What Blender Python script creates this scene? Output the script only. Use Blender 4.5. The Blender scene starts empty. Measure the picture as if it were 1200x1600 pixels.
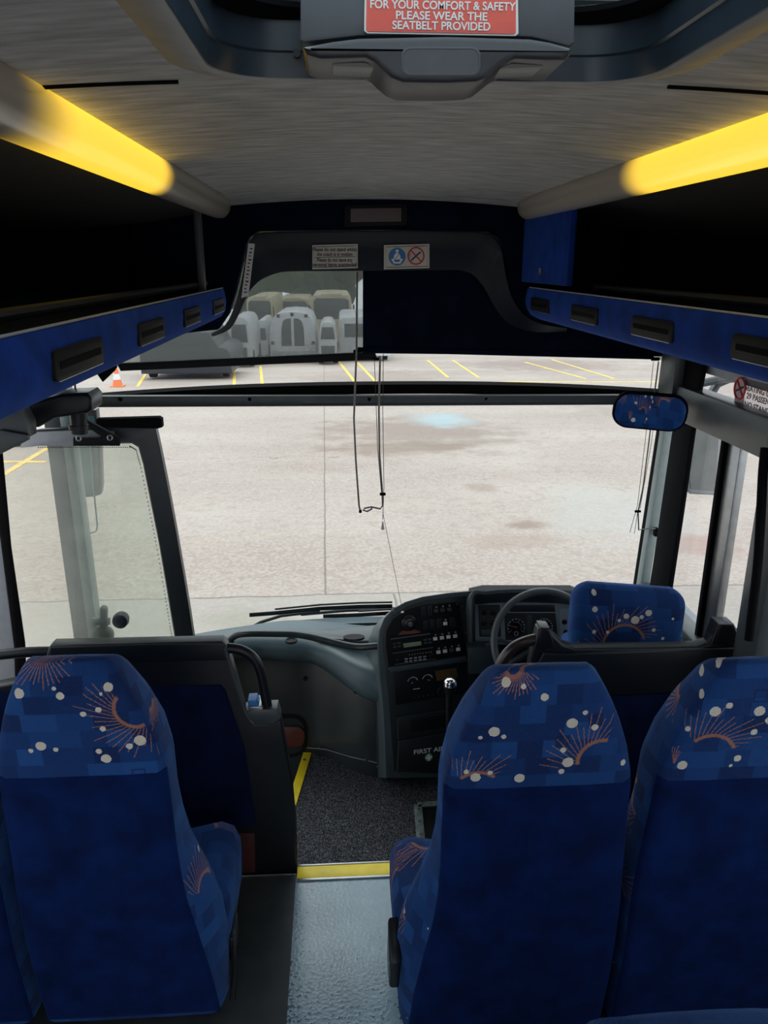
import bpy, bmesh, math, random
from mathutils import Vector, Matrix
random.seed(7)
C = bpy.context.scene.collection
sc = bpy.context.scene
PI = math.pi
# ------------------------------------------------------------------ camera
FPX = 1200.0
TH = math.atan(389/1200); PS = math.atan(75/1200*math.cos(TH)); EYE = 2.0
cd = bpy.data.cameras.new('camera'); cam = bpy.data.objects.new('camera', cd); C.objects.link(cam)
cd.sensor_fit = 'VERTICAL'; cd.sensor_height = 32.0; cd.lens = 32.0*FPX/1600
cd.clip_start = .02; cd.clip_end = 500
cam.location = (0, 0, EYE); cam.rotation_euler = (PI/2-TH, 0, -PS)
sc.camera = cam
# ------------------------------------------------------------------ world
w = bpy.data.worlds.new('overcast'); sc.world = w; w.use_nodes = True
nt = w.node_tree; nt.nodes.clear()
wo = nt.nodes.new('ShaderNodeOutputWorld'); bg = nt.nodes.new('ShaderNodeBackground')
tc = nt.nodes.new('ShaderNodeTexCoord'); nz = nt.nodes.new('ShaderNodeTexNoise'); nz.inputs['Scale'].default_value = 2.5
cr = nt.nodes.new('ShaderNodeValToRGB')
cr.color_ramp.elements[0].color = (.78, .88, 1, 1); cr.color_ramp.elements[0].position = .3
cr.color_ramp.elements[1].color = (1, 1, 1, 1); cr.color_ramp.elements[1].position = .7
nt.links.new(tc.outputs['Generated'], nz.inputs['Vector']); nt.links.new(nz.outputs['Fac'], cr.inputs['Fac'])
nt.links.new(cr.outputs['Color'], bg.inputs['Color']); nt.links.new(bg.outputs['Background'], wo.inputs['Surface'])
bg.inputs['Strength'].default_value = 1.75
# sun behind thin cloud
sd = bpy.data.lights.new('sun', 'SUN'); so = bpy.data.objects.new('sun', sd); C.objects.link(so)
sd.energy = .9; sd.angle = .6; sd.color = (1, .96, .9); so.rotation_euler = (math.radians(38), 0, math.radians(-150)); so.location = (0, 0, 12)
sc.view_settings.view_transform = 'Standard'; sc.view_settings.look = 'None'
sc.view_settings.gamma = 1; sc.view_settings.use_curve_mapping = False
sc.view_settings.exposure = 0.25
sc.cycles.max_bounces = 10; sc.cycles.diffuse_bounces = 5; sc.cycles.transparent_max_bounces = 24
sc.cycles.use_denoising = True
sc.cycles.sample_clamp_indirect = 6
# ------------------------------------------------------------------ measuring helpers (real places from known planes)
_s, _c = math.sin, math.cos
Fv = Vector((_s(PS)*_c(TH), _c(PS)*_c(TH), -_s(TH))); Rv = Vector((_c(PS), -_s(PS), 0)); Uv = Vector((_s(PS)*_s(TH), _c(PS)*_s(TH), _c(TH)))
def ray(px, py): return Fv+(px-600)/FPX*Rv+(800-py)/FPX*Uv
def aty(px, py, y): r = ray(px, py); t = y/r.y; return Vector((r.x*t, y, EYE+r.z*t))
def atz(px, py, z): r = ray(px, py); t = (z-EYE)/r.z; return Vector((r.x*t, r.y*t, z))
def atx(px, py, x): r = ray(px, py); t = x/r.x; return Vector((x, r.y*t, EYE+r.z*t))
def atp(px, py, o, n):
    r = ray(px, py); o = Vector(o); n = Vector(n); e = Vector((0, 0, EYE)); t = (o-e).dot(n)/r.dot(n); return e+r*t
SL = .0524
def gz(y): return -1.0-SL*y
def atg(px, py): r = ray(px, py); t = 3/(-r.z-SL*r.y); return Vector((r.x*t, r.y*t, EYE+r.z*t))
# ------------------------------------------------------------------ materials
def newmat(name):
    m = bpy.data.materials.new(name); m.use_nodes = True
    return m, m.node_tree, m.node_tree.nodes['Principled BSDF']
def ramp(t, stops):
    r = t.nodes.new('ShaderNodeValToRGB'); e = r.color_ramp.elements
    while len(e) < len(stops): e.new(.5)
    for k, (p, c) in enumerate(stops): e[k].position = p; e[k].color = (*c, 1)
    return r
def mat(name, col, rough=.5, var=.15, scale=30, bump=0, metal=0, spec=.5, stretch=(1, 1, 1), coat=0, bscale=None):
    m, t, b = newmat(name)
    tcn = t.nodes.new('ShaderNodeTexCoord'); mp = t.nodes.new('ShaderNodeMapping'); mp.inputs['Scale'].default_value = stretch
    n = t.nodes.new('ShaderNodeTexNoise'); n.inputs['Scale'].default_value = scale; n.inputs['Detail'].default_value = 4
    t.links.new(tcn.outputs['Object'], mp.inputs['Vector']); t.links.new(mp.outputs['Vector'], n.inputs['Vector'])
    r = ramp(t, [(.3, tuple(c*(1-var) for c in col)), (.7, tuple(min(1, c*(1+var)) for c in col))])
    t.links.new(n.outputs['Fac'], r.inputs['Fac']); t.links.new(r.outputs['Color'], b.inputs['Base Color'])
    b.inputs['Roughness'].default_value = rough; b.inputs['Metallic'].default_value = metal
    b.inputs['Specular IOR Level'].default_value = spec; b.inputs['Coat Weight'].default_value = coat
    if bump:
        n2 = n
        if bscale:
            n2 = t.nodes.new('ShaderNodeTexNoise'); n2.inputs['Scale'].default_value = bscale; t.links.new(mp.outputs['Vector'], n2.inputs['Vector'])
        bp = t.nodes.new('ShaderNodeBump'); bp.inputs['Strength'].default_value = bump; bp.inputs['Distance'].default_value = .002
        t.links.new(n2.outputs['Fac'], bp.inputs['Height']); t.links.new(bp.outputs['Normal'], b.inputs['Normal'])
    return m
def emis(name, col, st):
    m, t, b = newmat(name); b.inputs['Base Color'].default_value = (*col, 1)
    b.inputs['Emission Color'].default_value = (*col, 1); b.inputs['Emission Strength'].default_value = st; return m
def glass(name, tint, gloss=.06, haze=0, hcol=(.8, .8, .8), rough=.01):
    m = bpy.data.materials.new(name); m.use_nodes = True; t = m.node_tree; t.nodes.clear()
    o = t.nodes.new('ShaderNodeOutputMaterial'); tr = t.nodes.new('ShaderNodeBsdfTransparent'); tr.inputs[0].default_value = (*tint, 1)
    gl = t.nodes.new('ShaderNodeBsdfGlossy'); gl.inputs['Roughness'].default_value = rough
    mx = t.nodes.new('ShaderNodeMixShader'); mx.inputs[0].default_value = gloss
    t.links.new(tr.outputs[0], mx.inputs[1]); t.links.new(gl.outputs[0], mx.inputs[2]); last = mx
    if haze:
        d = t.nodes.new('ShaderNodeBsdfTranslucent'); d.inputs[0].default_value = (*hcol, 1)
        m2 = t.nodes.new('ShaderNodeMixShader')
        n = t.nodes.new('ShaderNodeTexNoise'); n.inputs['Scale'].default_value = 9; tcn = t.nodes.new('ShaderNodeTexCoord'); t.links.new(tcn.outputs['Object'], n.inputs['Vector'])
        mr = t.nodes.new('ShaderNodeMapRange'); mr.inputs[3].default_value = haze*.6; mr.inputs[4].default_value = haze*1.4
        t.links.new(n.outputs['Fac'], mr.inputs[0]); t.links.new(mr.outputs[0], m2.inputs[0])
        t.links.new(mx.outputs[0], m2.inputs[1]); t.links.new(d.outputs[0], m2.inputs[2]); last = m2
    t.links.new(last.outputs[0], o.inputs[0]); return m
class N:   # tiny node maths helper
    def __init__(s, t): s.t = t
    def m(s, op, a, b=None, c=None):
        n = s.t.nodes.new('ShaderNodeMath'); n.operation = op
        for i, v in enumerate((a, b, c)):
            if v is None: continue
            if isinstance(v, (int, float)): n.inputs[i].default_value = v
            else: s.t.links.new(v, n.inputs[i])
        return n.outputs[0]
    def ss(s, a, lo, hi, x=0., y=1.):
        n = s.t.nodes.new('ShaderNodeMapRange'); n.interpolation_type = 'SMOOTHSTEP'
        s.t.links.new(a, n.inputs[0]); n.inputs[1].default_value = lo; n.inputs[2].default_value = hi; n.inputs[3].default_value = x; n.inputs[4].default_value = y
        return n.outputs[0]
    def mix(s, f, a, b):
        n = s.t.nodes.new('ShaderNodeMix'); n.data_type = 'RGBA'
        if isinstance(f, float): n.inputs[0].default_value = f
        else: s.t.links.new(f, n.inputs[0])
        for i, v in ((6, a), (7, b)):
            if isinstance(v, tuple): n.inputs[i].default_value = (*v, 1)
            else: s.t.links.new(v, n.inputs[i])
        return n.outputs[2]
def fan_group():
    g = bpy.data.node_groups.new('woven_fan', 'ShaderNodeTree')
    for nm in ('u', 'v', 'cx', 'cy', 'rot', 'r0', 'r1', 'span'): g.interface.new_socket(nm, in_out='INPUT', socket_type='NodeSocketFloat')
    g.interface.new_socket('mask', in_out='OUTPUT', socket_type='NodeSocketFloat')
    gi = g.nodes.new('NodeGroupInput'); go = g.nodes.new('NodeGroupOutput'); k = N(g); I = gi.outputs
    x = k.m('SUBTRACT', I['u'], I['cx']); y = k.m('SUBTRACT', I['v'], I['cy'])
    r = k.m('SQRT', k.m('ADD', k.m('MULTIPLY', x, x), k.m('MULTIPLY', y, y)))
    a = k.m('WRAP', k.m('SUBTRACT', k.m('ARCTAN2', y, x), I['rot']), PI, -PI)      # -pi..pi about the fan's axis
    ina = k.ss(k.m('SUBTRACT', I['span'], k.m('ABSOLUTE', a)), 0, .08)
    arc = k.ss(k.m('ABSOLUTE', k.m('SUBTRACT', r, I['r0'])), .003, .006, 1, 0)
    # slightly tangential strokes, each with its own length
    a2 = k.m('ADD', a, k.m('MULTIPLY', k.m('SUBTRACT', 1., k.m('DIVIDE', I['r0'], r)), .75))
    ph = k.m('MULTIPLY', a2, 6.6)
    fr = k.m('ABSOLUTE', k.m('SUBTRACT', k.m('FRACT', ph), .5))
    wdt = k.m('DIVIDE', .0088, r)
    line = k.m('LESS_THAN', fr, wdt)
    idx = k.m('FLOOR', ph)
    rnd = k.m('FRACT', k.m('MULTIPLY', k.m('SINE', k.m('MULTIPLY', idx, 12.9)), 43.7))
    ln = k.m('MULTIPLY', I['r1'], k.m('ADD', .75, k.m('MULTIPLY', rnd, .3)))
    inr = k.m('MULTIPLY', k.m('LESS_THAN', r, ln), k.m('GREATER_THAN', r, I['r0']))
    dash = k.m('ADD', .55, k.m('MULTIPLY', k.m('GREATER_THAN', k.m('FRACT', k.m('MULTIPLY', r, 95)), .3), .4))
    ms = k.m('MULTIPLY', k.m('MULTIPLY', line, inr), dash)
    out = k.m('MULTIPLY', k.m('MAXIMUM', ms, arc), ina)
    g.links.new(out, go.inputs[0]); return g
FAN = fan_group()
def moquette(name, fans, dots, rnd_dots=True, band=None):
    """blue patterned coach moquette; fans = (u, v, rot, r0, r1, span) and dots = (u, v, r) in metres on the cloth"""
    m, t, b = newmat(name); k = N(t)
    uv = t.nodes.new('ShaderNodeUVMap'); sp = t.nodes.new('ShaderNodeSeparateXYZ'); t.links.new(uv.outputs[0], sp.inputs[0])
    nz = t.nodes.new('ShaderNodeTexNoise'); nz.inputs['Scale'].default_value = 160; t.links.new(uv.outputs[0], nz.inputs['Vector'])
    wob = k.m('MULTIPLY', k.m('SUBTRACT', nz.outputs['Fac'], .5), .004)
    u = k.m('ADD', sp.outputs[0], wob); v = k.m('ADD', sp.outputs[1], wob)
    # patchwork of blues
    vo = t.nodes.new('ShaderNodeTexBrick'); vo.offset = .37; vo.squash = 1.4; vo.squash_frequency = 3
    for a_, b_ in (('Scale', 1), ('Mortar Size', 0), ('Brick Width', .058), ('Row Height', .047), ('Color1', (0, 0, 0, 1)), ('Color2', (1, 1, 1, 1))): vo.inputs[a_].default_value = b_
    t.links.new(uv.outputs[0], vo.inputs['Vector'])
    r = ramp(t, [(0, (.003, .013, .07)), (.45, (.005, .03, .13)), (1, (.010, .06, .21))]); r.color_ramp.interpolation = 'LINEAR'
    sc_ = t.nodes.new('ShaderNodeSeparateColor'); t.links.new(vo.outputs['Color'], sc_.inputs[0]); t.links.new(sc_.outputs[0], r.inputs['Fac'])
    v2 = t.nodes.new('ShaderNodeTexVoronoi'); v2.distance = 'CHEBYCHEV'; v2.inputs['Scale'].default_value = 9; v2.inputs['Randomness'].default_value = .9
    t.links.new(uv.outputs[0], v2.inputs['Vector'])
    sq = k.m('MULTIPLY', k.m('LESS_THAN', k.m('ABSOLUTE', k.m('SUBTRACT', v2.outputs['Distance'], .13)), .018), .8)
    col = k.mix(sq, r.outputs['Color'], (.004, .012, .06))
    # weave
    wv = k.m('MULTIPLY', k.m('SINE', k.m('MULTIPLY', sp.outputs[0], 1600)), k.m('SINE', k.m('MULTIPLY', sp.outputs[1], 1600)))
    fine = t.nodes.new('ShaderNodeTexNoise'); fine.inputs['Scale'].default_value = 500; t.links.new(uv.outputs[0], fine.inputs['Vector'])
    col = k.mix(k.m('MULTIPLY', k.ss(fine.outputs['Fac'], .4, .75), .3), col, (.015, .075, .26))
    msk = None
    for f in fans:
        g = t.nodes.new('ShaderNodeGroup'); g.node_tree = FAN
        t.links.new(u, g.inputs['u']); t.links.new(v, g.inputs['v'])
        for nm, val in zip(('cx', 'cy', 'rot', 'r0', 'r1', 'span'), f): g.inputs[nm].default_value = val
        msk = g.outputs[0] if msk is None else k.m('MAXIMUM', msk, g.outputs[0])
    if msk is not None: col = k.mix(k.m('MULTIPLY', msk, .8), col, (.36, .15, .075))
    dm = None
    for (x, y, rr) in dots:
        dx = k.m('SUBTRACT', u, x); dy = k.m('SUBTRACT', v, y)
        q = k.m('LESS_THAN', k.m('ADD', k.m('MULTIPLY', dx, dx), k.m('MULTIPLY', dy, dy)), rr*rr)
        dm = q if dm is None else k.m('MAXIMUM', dm, q)
    if rnd_dots:
        v3 = t.nodes.new('ShaderNodeTexVoronoi'); v3.inputs['Scale'].default_value = 15; v3.inputs['Randomness'].default_value = 1
        cb = t.nodes.new('ShaderNodeCombineXYZ'); t.links.new(u, cb.inputs[0]); t.links.new(v, cb.inputs[1]); t.links.new(cb.outputs[0], v3.inputs['Vector'])
        s2 = t.nodes.new('ShaderNodeSeparateColor'); t.links.new(v3.outputs['Color'], s2.inputs[0])
        q = k.m('LESS_THAN', v3.outputs['Distance'], k.m('ADD', .03, k.m('MULTIPLY', s2.outputs[1], .09)))
        q = k.m('MULTIPLY', q, k.m('GREATER_THAN', s2.outputs[0], .45))
        if band: q = k.m('MULTIPLY', q, k.m('GREATER_THAN', k.m('ABSOLUTE', k.m('SUBTRACT', sp.outputs[1], band)), .2))
        dm = q if dm is None else k.m('MAXIMUM', dm, q)
    if dm is not None: col = k.mix(k.m('MULTIPLY', dm, .95), col, (.62, .56, .47))
    t.links.new(col, b.inputs['Base Color'])
    b.inputs['Roughness'].default_value = .85; b.inputs['Specular IOR Level'].default_value = .2
    b.inputs['Sheen Weight'].default_value = .18; b.inputs['Sheen Roughness'].default_value = .4; b.inputs['Sheen Tint'].default_value = (.25, .5, 1, 1)
    bp = t.nodes.new('ShaderNodeBump'); bp.inputs['Strength'].default_value = .35; bp.inputs['Distance'].default_value = .001
    t.links.new(k.m('ADD', wv, k.m('MULTIPLY', fine.outputs['Fac'], 2)), bp.inputs['Height']); t.links.new(bp.outputs['Normal'], b.inputs['Normal'])
    return m
def velour(name, col, sheen=.5):
    m = mat(name, col, .9, .35, 14, bump=.3, bscale=700, spec=.1)
    b = m.node_tree.nodes['Principled BSDF']; b.inputs['Sheen Weight'].default_value = sheen; b.inputs['Sheen Roughness'].default_value = .35
    b.inputs['Sheen Tint'].default_value = (.1, .3, 1, 1); return m
M = {}
M['velour'] = velour('navy_velour', (.0015, .010, .062), .12)
M['blue_carpet'] = velour('blue_carpet', (.006, .03, .2), .3)
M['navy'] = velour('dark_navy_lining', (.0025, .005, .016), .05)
M['insert'] = velour('navy_insert_carpet', (.002, .006, .03), .08)
M['black'] = mat('black_plastic', (.006, .007, .008), .6, .1, spec=.18)
M['blackgloss'] = mat('black_gloss_plastic', (.006, .008, .011), .36, .1, spec=.3)
M['rubber'] = mat('black_rubber', (.004, .004, .005), .85, .2, spec=.08)
M['frame_grey'] = mat('dark_grey_frame', (.045, .055, .06), .4, .1)
M['pillar_grey'] = mat('grey_green_pillar', (.22, .27, .27), .45, .08)
M['light_grey'] = mat('pale_grey_moulding', (.34, .36, .39), .5, .06)
M['teal_grey'] = mat('teal_grey_moulding', (.05, .085, .1), .38, .15, 6, bump=.15, bscale=600)
M['kick'] = mat('dark_grey_kick_panel', (.022, .029, .032), .3, .3, 5)
M['console'] = mat('console_plastic', (.010, .014, .017), .4, .15, bump=.1, bscale=500)
M['ceiling'] = mat('grey_ceiling_felt', (.52, .51, .485), .95, .25, 26, bump=.5, bscale=300, spec=.05, stretch=(.45, 2.2, 1))
M['trim'] = mat('grey_hatch_trim', (.33, .33, .32), .5, .1)
M['hatchwall'] = mat('blue_black_hatch_plastic', (.022, .034, .048), .3, .35, 10)
M['tube_grey'] = mat('smoky_diffuser', (.17, .155, .135), .22, .05, coat=.3)
M['chrome'] = mat('chrome', (.7, .7, .72), .15, .02, metal=1)
M['steel'] = mat('brushed_metal', (.32, .33, .34), .35, .1, metal=.9)
M['white'] = mat('white_print', (.75, .75, .73), .5, .03)
M['sticker'] = mat('cream_sticker', (.55, .53, .47), .5, .04)
M['ink'] = mat('black_ink', (.02, .02, .02), .6, .05)
M['red'] = mat('red_sign_face', (.72, .09, .06), .4, .05)
M['redink'] = mat('red_ink', (.55, .03, .04), .5, .05)
M['blueink'] = mat('blue_ink', (.02, .16, .42), .5, .05)
M['yellow'] = mat('yellow_nosing', (.9, .68, .02), .45, .08, 20)
M['paint_yellow'] = mat('yellow_road_paint', (.85, .55, .1), .7, .25, 4)
M['redcarpet'] = mat('dark_red_lining', (.05, .007, .006), .8, .2)
M['lino'] = mat('dark_grey_lino', (.028, .033, .036), .35, .25, 20)
M['green'] = mat('green_print', (.1, .3, .2), .5, .05)
M['lcd'] = mat('green_lcd', (.2, .27, .17), .25, .05)
M['amber'] = mat('dark_amber_display', (.09, .05, .015), .25, .1)
M['orange'] = mat('orange_print', (.75, .16, .05), .5, .05)
M['cord'] = mat('dark_grey_cord', (.04, .038, .036), .6, .1)
M['cone'] = mat('orange_cone', (.8, .2, .06), .5, .1)
M['busblue'] = mat('white_bodywork', (.62, .64, .66), .35, .08, 2)
M['buscream'] = mat('cream_bodywork', (.5, .44, .28), .4, .1, 2)
M['busdark'] = mat('dark_bodywork', (.03, .035, .045), .3, .1, 2)
M['busglass'] = mat('dark_vehicle_glass', (.035, .045, .05), .15, .1)
M['tyre'] = mat('tyre_black', (.02, .02, .02), .8, .1)
M['leaf'] = mat('tree_leaves', (.03, .07, .018), .9, .6, 3, bump=0)
M['bark'] = mat('bark', (.06, .045, .03), .9, .3, 8)
M['pane'] = glass('clear_glass', (.93, .96, .95), .04)
M['doorglass'] = glass('hazy_door_glass', (.83, .85, .81), .05, .14, (.76, .76, .72))
M['sideglass'] = glass('side_glass', (.9, .92, .92), .05)
M['hatchglass'] = glass('hatch_glass', (.85, .93, .95), .04)
mm = bpy.data.materials.new('mirror_silver'); mm.use_nodes = True; _b = mm.node_tree.nodes['Principled BSDF']
_b.inputs['Base Color'].default_value = (.85, .92, .95, 1); _b.inputs['Metallic'].default_value = 1; _b.inputs['Roughness'].default_value = .02; M['mirror'] = mm
# mesh sun blind: see-through woven screen
def blind_mat():
    m = bpy.data.materials.new('grey_mesh_blind'); m.use_nodes = True; t = m.node_tree; t.nodes.clear(); k = N(t)
    o = t.nodes.new('ShaderNodeOutputMaterial'); tr = t.nodes.new('ShaderNodeBsdfTransparent'); d = t.nodes.new('ShaderNodeBsdfDiffuse'); tl = t.nodes.new('ShaderNodeBsdfTranslucent')
    d.inputs[0].default_value = (.05, .05, .05, 1); tl.inputs[0].default_value = (.13, .135, .13, 1)
    a = t.nodes.new('ShaderNodeAddShader'); t.links.new(d.outputs[0], a.inputs[0]); t.links.new(tl.outputs[0], a.inputs[1])
    tcn = t.nodes.new('ShaderNodeTexCoord'); mp = t.nodes.new('ShaderNodeMapping'); mp.inputs['Scale'].default_value = (1, 1, 9)
    n = t.nodes.new('ShaderNodeTexNoise'); n.inputs['Scale'].default_value = 55; t.links.new(tcn.outputs['Object'], mp.inputs[0]); t.links.new(mp.outputs[0], n.inputs['Vector'])
    mx = t.nodes.new('ShaderNodeMixShader'); f = k.ss(n.outputs['Fac'], .3, .7, .50, .545)
    t.links.new(f, mx.inputs[0]); t.links.new(tr.outputs[0], mx.inputs[1]); t.links.new(a.outputs[0], mx.inputs[2]); t.links.new(mx.outputs[0], o.inputs[0]); return m
M['mesh_blind'] = blind_mat()
def carpet_mat():
    m, t, b = newmat('speckled_grey_carpet'); k = N(t)
    tcn = t.nodes.new('ShaderNodeTexCoord'); n = t.nodes.new('ShaderNodeTexNoise'); n.inputs['Scale'].default_value = 330; n.inputs['Detail'].default_value = 2
    t.links.new(tcn.outputs['Object'], n.inputs['Vector'])
    r = ramp(t, [(.42, (.012, .013, .016)), (.55, (.06, .062, .072)), (.66, (.26, .27, .3))]); t.links.new(n.outputs['Fac'], r.inputs['Fac'])
    t.links.new(r.outputs['Color'], b.inputs['Base Color']); b.inputs['Roughness'].default_value = 1; b.inputs['Specular IOR Level'].default_value = .1
    bp = t.nodes.new('ShaderNodeBump'); bp.inputs['Strength'].default_value = .8; bp.inputs['Distance'].default_value = .004
    t.links.new(n.outputs['Fac'], bp.inputs['Height']); t.links.new(bp.outputs['Normal'], b.inputs['Normal']); return m
M['carpet'] = carpet_mat()
def aisle_mat():
    m, t, b = newmat('wet_grey_blue_aisle'); k = N(t)
    tcn = t.nodes.new('ShaderNodeTexCoord'); sp = t.nodes.new('ShaderNodeSeparateXYZ'); t.links.new(tcn.outputs['Object'], sp.inputs[0])
    n = t.nodes.new('ShaderNodeTexNoise'); n.inputs['Scale'].default_value = 5; n.inputs['Detail'].default_value = 5; t.links.new(tcn.outputs['Object'], n.inputs['Vector'])
    f = t.nodes.new('ShaderNodeTexNoise'); f.inputs['Scale'].default_value = 95; f.inputs['Detail'].default_value = 3; t.links.new(tcn.outputs['Object'], f.inputs['Vector'])
    r = ramp(t, [(.35, (.19, .29, .36)), (.65, (.28, .41, .49))]); t.links.new(n.outputs['Fac'], r.inputs['Fac'])
    # worn dark pits, denser towards the back and along the left edge
    near = k.ss(sp.outputs[1], 1.55, 1.95, .10, 0)
    thr = k.m('SUBTRACT', .70, near)
    edge = k.ss(sp.outputs[0], -.175, -.125, .13, 0)
    thr = k.m('SUBTRACT', thr, k.m('MULTIPLY', edge, k.ss(sp.outputs[1], 1.5, 2.05, 1, .3)))
    pit = k.m('GREATER_THAN', f.outputs['Fac'], thr)
    col = k.mix(k.m('MULTIPLY', pit, .8), r.outputs['Color'], (.03, .035, .04)); t.links.new(col, b.inputs['Base Color'])
    b.inputs['Roughness'].default_value = .16; b.inputs['Specular IOR Level'].default_value = .8
    bp = t.nodes.new('ShaderNodeBump'); bp.inputs['Strength'].default_value = .5; bp.inputs['Distance'].default_value = .002
    t.links.new(f.outputs['Fac'], bp.inputs['Height']); t.links.new(bp.outputs['Normal'], b.inputs['Normal']); return m
M['aisle'] = aisle_mat()
def ground_mat():
    m, t, b = newmat('pinkish_concrete_yard'); k = N(t)
    tcn = t.nodes.new('ShaderNodeTexCoord'); P = tcn.outputs['Object']; sp = t.nodes.new('ShaderNodeSeparateXYZ'); t.links.new(P, sp.inputs[0]); X, Yc = sp.outputs[0], sp.outputs[1]
    def noise(s, d=4, st=(1, 1, 1)):
        mp = t.nodes.new('ShaderNodeMapping'); mp.inputs['Scale'].default_value = st; t.links.new(P, mp.inputs[0])
        n = t.nodes.new('ShaderNodeTexNoise'); n.inputs['Scale'].default_value = s; n.inputs['Detail'].default_value = d; t.links.new(mp.outputs[0], n.inputs['Vector']); return n.outputs['Fac']
    big = noise(.35, 5); mid = noise(1.4, 6); fine = noise(22, 5); fin2 = noise(6, 6); strk = noise(.5, 5, (.25, 1.2, 1))
    r = ramp(t, [(.3, (.28, .21, .18)), (.5, (.35, .285, .25)), (.7, (.42, .365, .32))]); t.links.new(k.m('ADD', k.m('MULTIPLY', big, .55), k.m('MULTIPLY', strk, .45)), r.inputs['Fac'])
    col = k.mix(k.m('MULTIPLY', k.ss(fine, .35, .7), .55), r.outputs['Color'], (.50, .455, .41))
    col = k.mix(k.m('MULTIPLY', k.ss(fine, .62, .74), .3), col, (.20, .16, .14))
    col = k.mix(k.m('MULTIPLY', k.ss(fin2, .5, .68), .4), col, (.27, .215, .185))
    # smoother grey slab strip nearest the coach
    wob = k.m('MULTIPLY', k.m('SUBTRACT', mid, .5), .5)
    near = k.m('LESS_THAN', k.m('ADD', Yc, k.m('MULTIPLY', wob, .3)), 7.6)
    col = k.mix(k.m('MULTIPLY', near, .55), col, (.32, .30, .27))
    # joints and cracks
    def line(expr, wd): return k.m('LESS_THAN', k.m('ABSOLUTE', expr), wd)
    j1 = line(k.m('SUBTRACT', k.m('ADD', Yc, k.m('MULTIPLY', wob, .3)), 7.62), .018)
    j2 = k.m('MULTIPLY', line(k.m('ADD', k.m('ADD', X, .055), k.m('ADD', k.m('MULTIPLY', Yc, .0165), k.m('MULTIPLY', wob, .05))), .012), k.m('GREATER_THAN', Yc, 7.6))
    j2b = k.m('MULTIPLY', line(k.m('SUBTRACT', k.m('ADD', X, k.m('MULTIPLY', wob, .2)), .55), .012), k.m('LESS_THAN', Yc, 7.6))
    j3 = line(k.m('SUBTRACT', k.m('ADD', Yc, k.m('MULTIPLY', wob, 1.6)), 25.3), .06)
    j4 = k.m('MULTIPLY', line(k.m('SUBTRACT', k.m('ADD', Yc, k.m('MULTIPLY', wob, 2.0)), 15.5), .012), k.m('LESS_THAN', X, 0.))
    cr_ = k.m('MAXIMUM', k.m('MAXIMUM', j1, j2), k.m('MAXIMUM', j3, k.m('MAXIMUM', j4, j2b)))
    # stains and a cyan-white wet reflection painted as colour: (x, y, rx, ry, colour, strength)
    def blob(cx, cy, rx, ry):
        dx = k.m('DIVIDE', k.m('SUBTRACT', X, cx), rx); dy = k.m('DIVIDE', k.m('SUBTRACT', Yc, cy), ry)
        d = k.m('ADD', k.m('SQRT', k.m('ADD', k.m('MULTIPLY', dx, dx), k.m('MULTIPLY', dy, dy))), k.m('MULTIPLY', k.m('SUBTRACT', mid, .5), 1.6))
        return k.ss(d, .4, 1.25, 1, 0)
    for (px, py, rx, ry, c, s_) in [(650, 675, 2.6, 3.0, (.20, .14, .11), .6), (620, 700, 1.6, .9, (.2, .14, .10), .5), (690, 656, .9, 1.5, (.33, .42, .45), .8),
                                    (820, 820, .35, .25, (.21, .13, .10), .7), (750, 760, .3, .4, (.24, .17, .13), .5), (1000, 640, 2, 2, (.24, .19, .16), .5),
                                    (800, 845, .7, .35, (.27, .18, .14), .4), (1090, 850, .5, .5, (.30, .16, .13), .7), (380, 968, .5, .3, (.24, .22, .16), .4), (960, 800, 1.2, 2., (.40, .39, .37), .5),
                                    (850, 570, 5, 5, (.23, .16, .14), .6), (590, 590, 4, 4, (.25, .19, .16), .5)]:
        g = atg(px, py); col = k.mix(k.m('MULTIPLY', blob(g.x, g.y, rx, ry), s_), col, c)
    col = k.mix(k.m('MULTIPLY', cr_, .65), col, (.12, .10, .09))
    t.links.new(col, b.inputs['Base Color']); b.inputs['Roughness'].default_value = .75; b.inputs['Specular IOR Level'].default_value = .3
    return m
M['ground'] = ground_mat()
def lamp_mat(name, y0, y1):
    m, t, b = newmat(name); k = N(t)
    g = t.nodes.new('ShaderNodeNewGeometry'); sp = t.nodes.new('ShaderNodeSeparateXYZ'); t.links.new(g.outputs['Position'], sp.inputs[0])
    f = k.m('MULTIPLY', k.ss(sp.outputs[1], y0-.12, y0+.12), k.ss(sp.outputs[1], y1-.10, y1+.05, 1, 0))
    b.inputs['Base Color'].default_value = (.42, .38, .33, 1); b.inputs['Roughness'].default_value = .2
    b.inputs['Emission Color'].default_value = (1, .62, .035, 1)
    t.links.new(k.m('MULTIPLY', f, .95), b.inputs['Emission Strength']); return m
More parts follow.
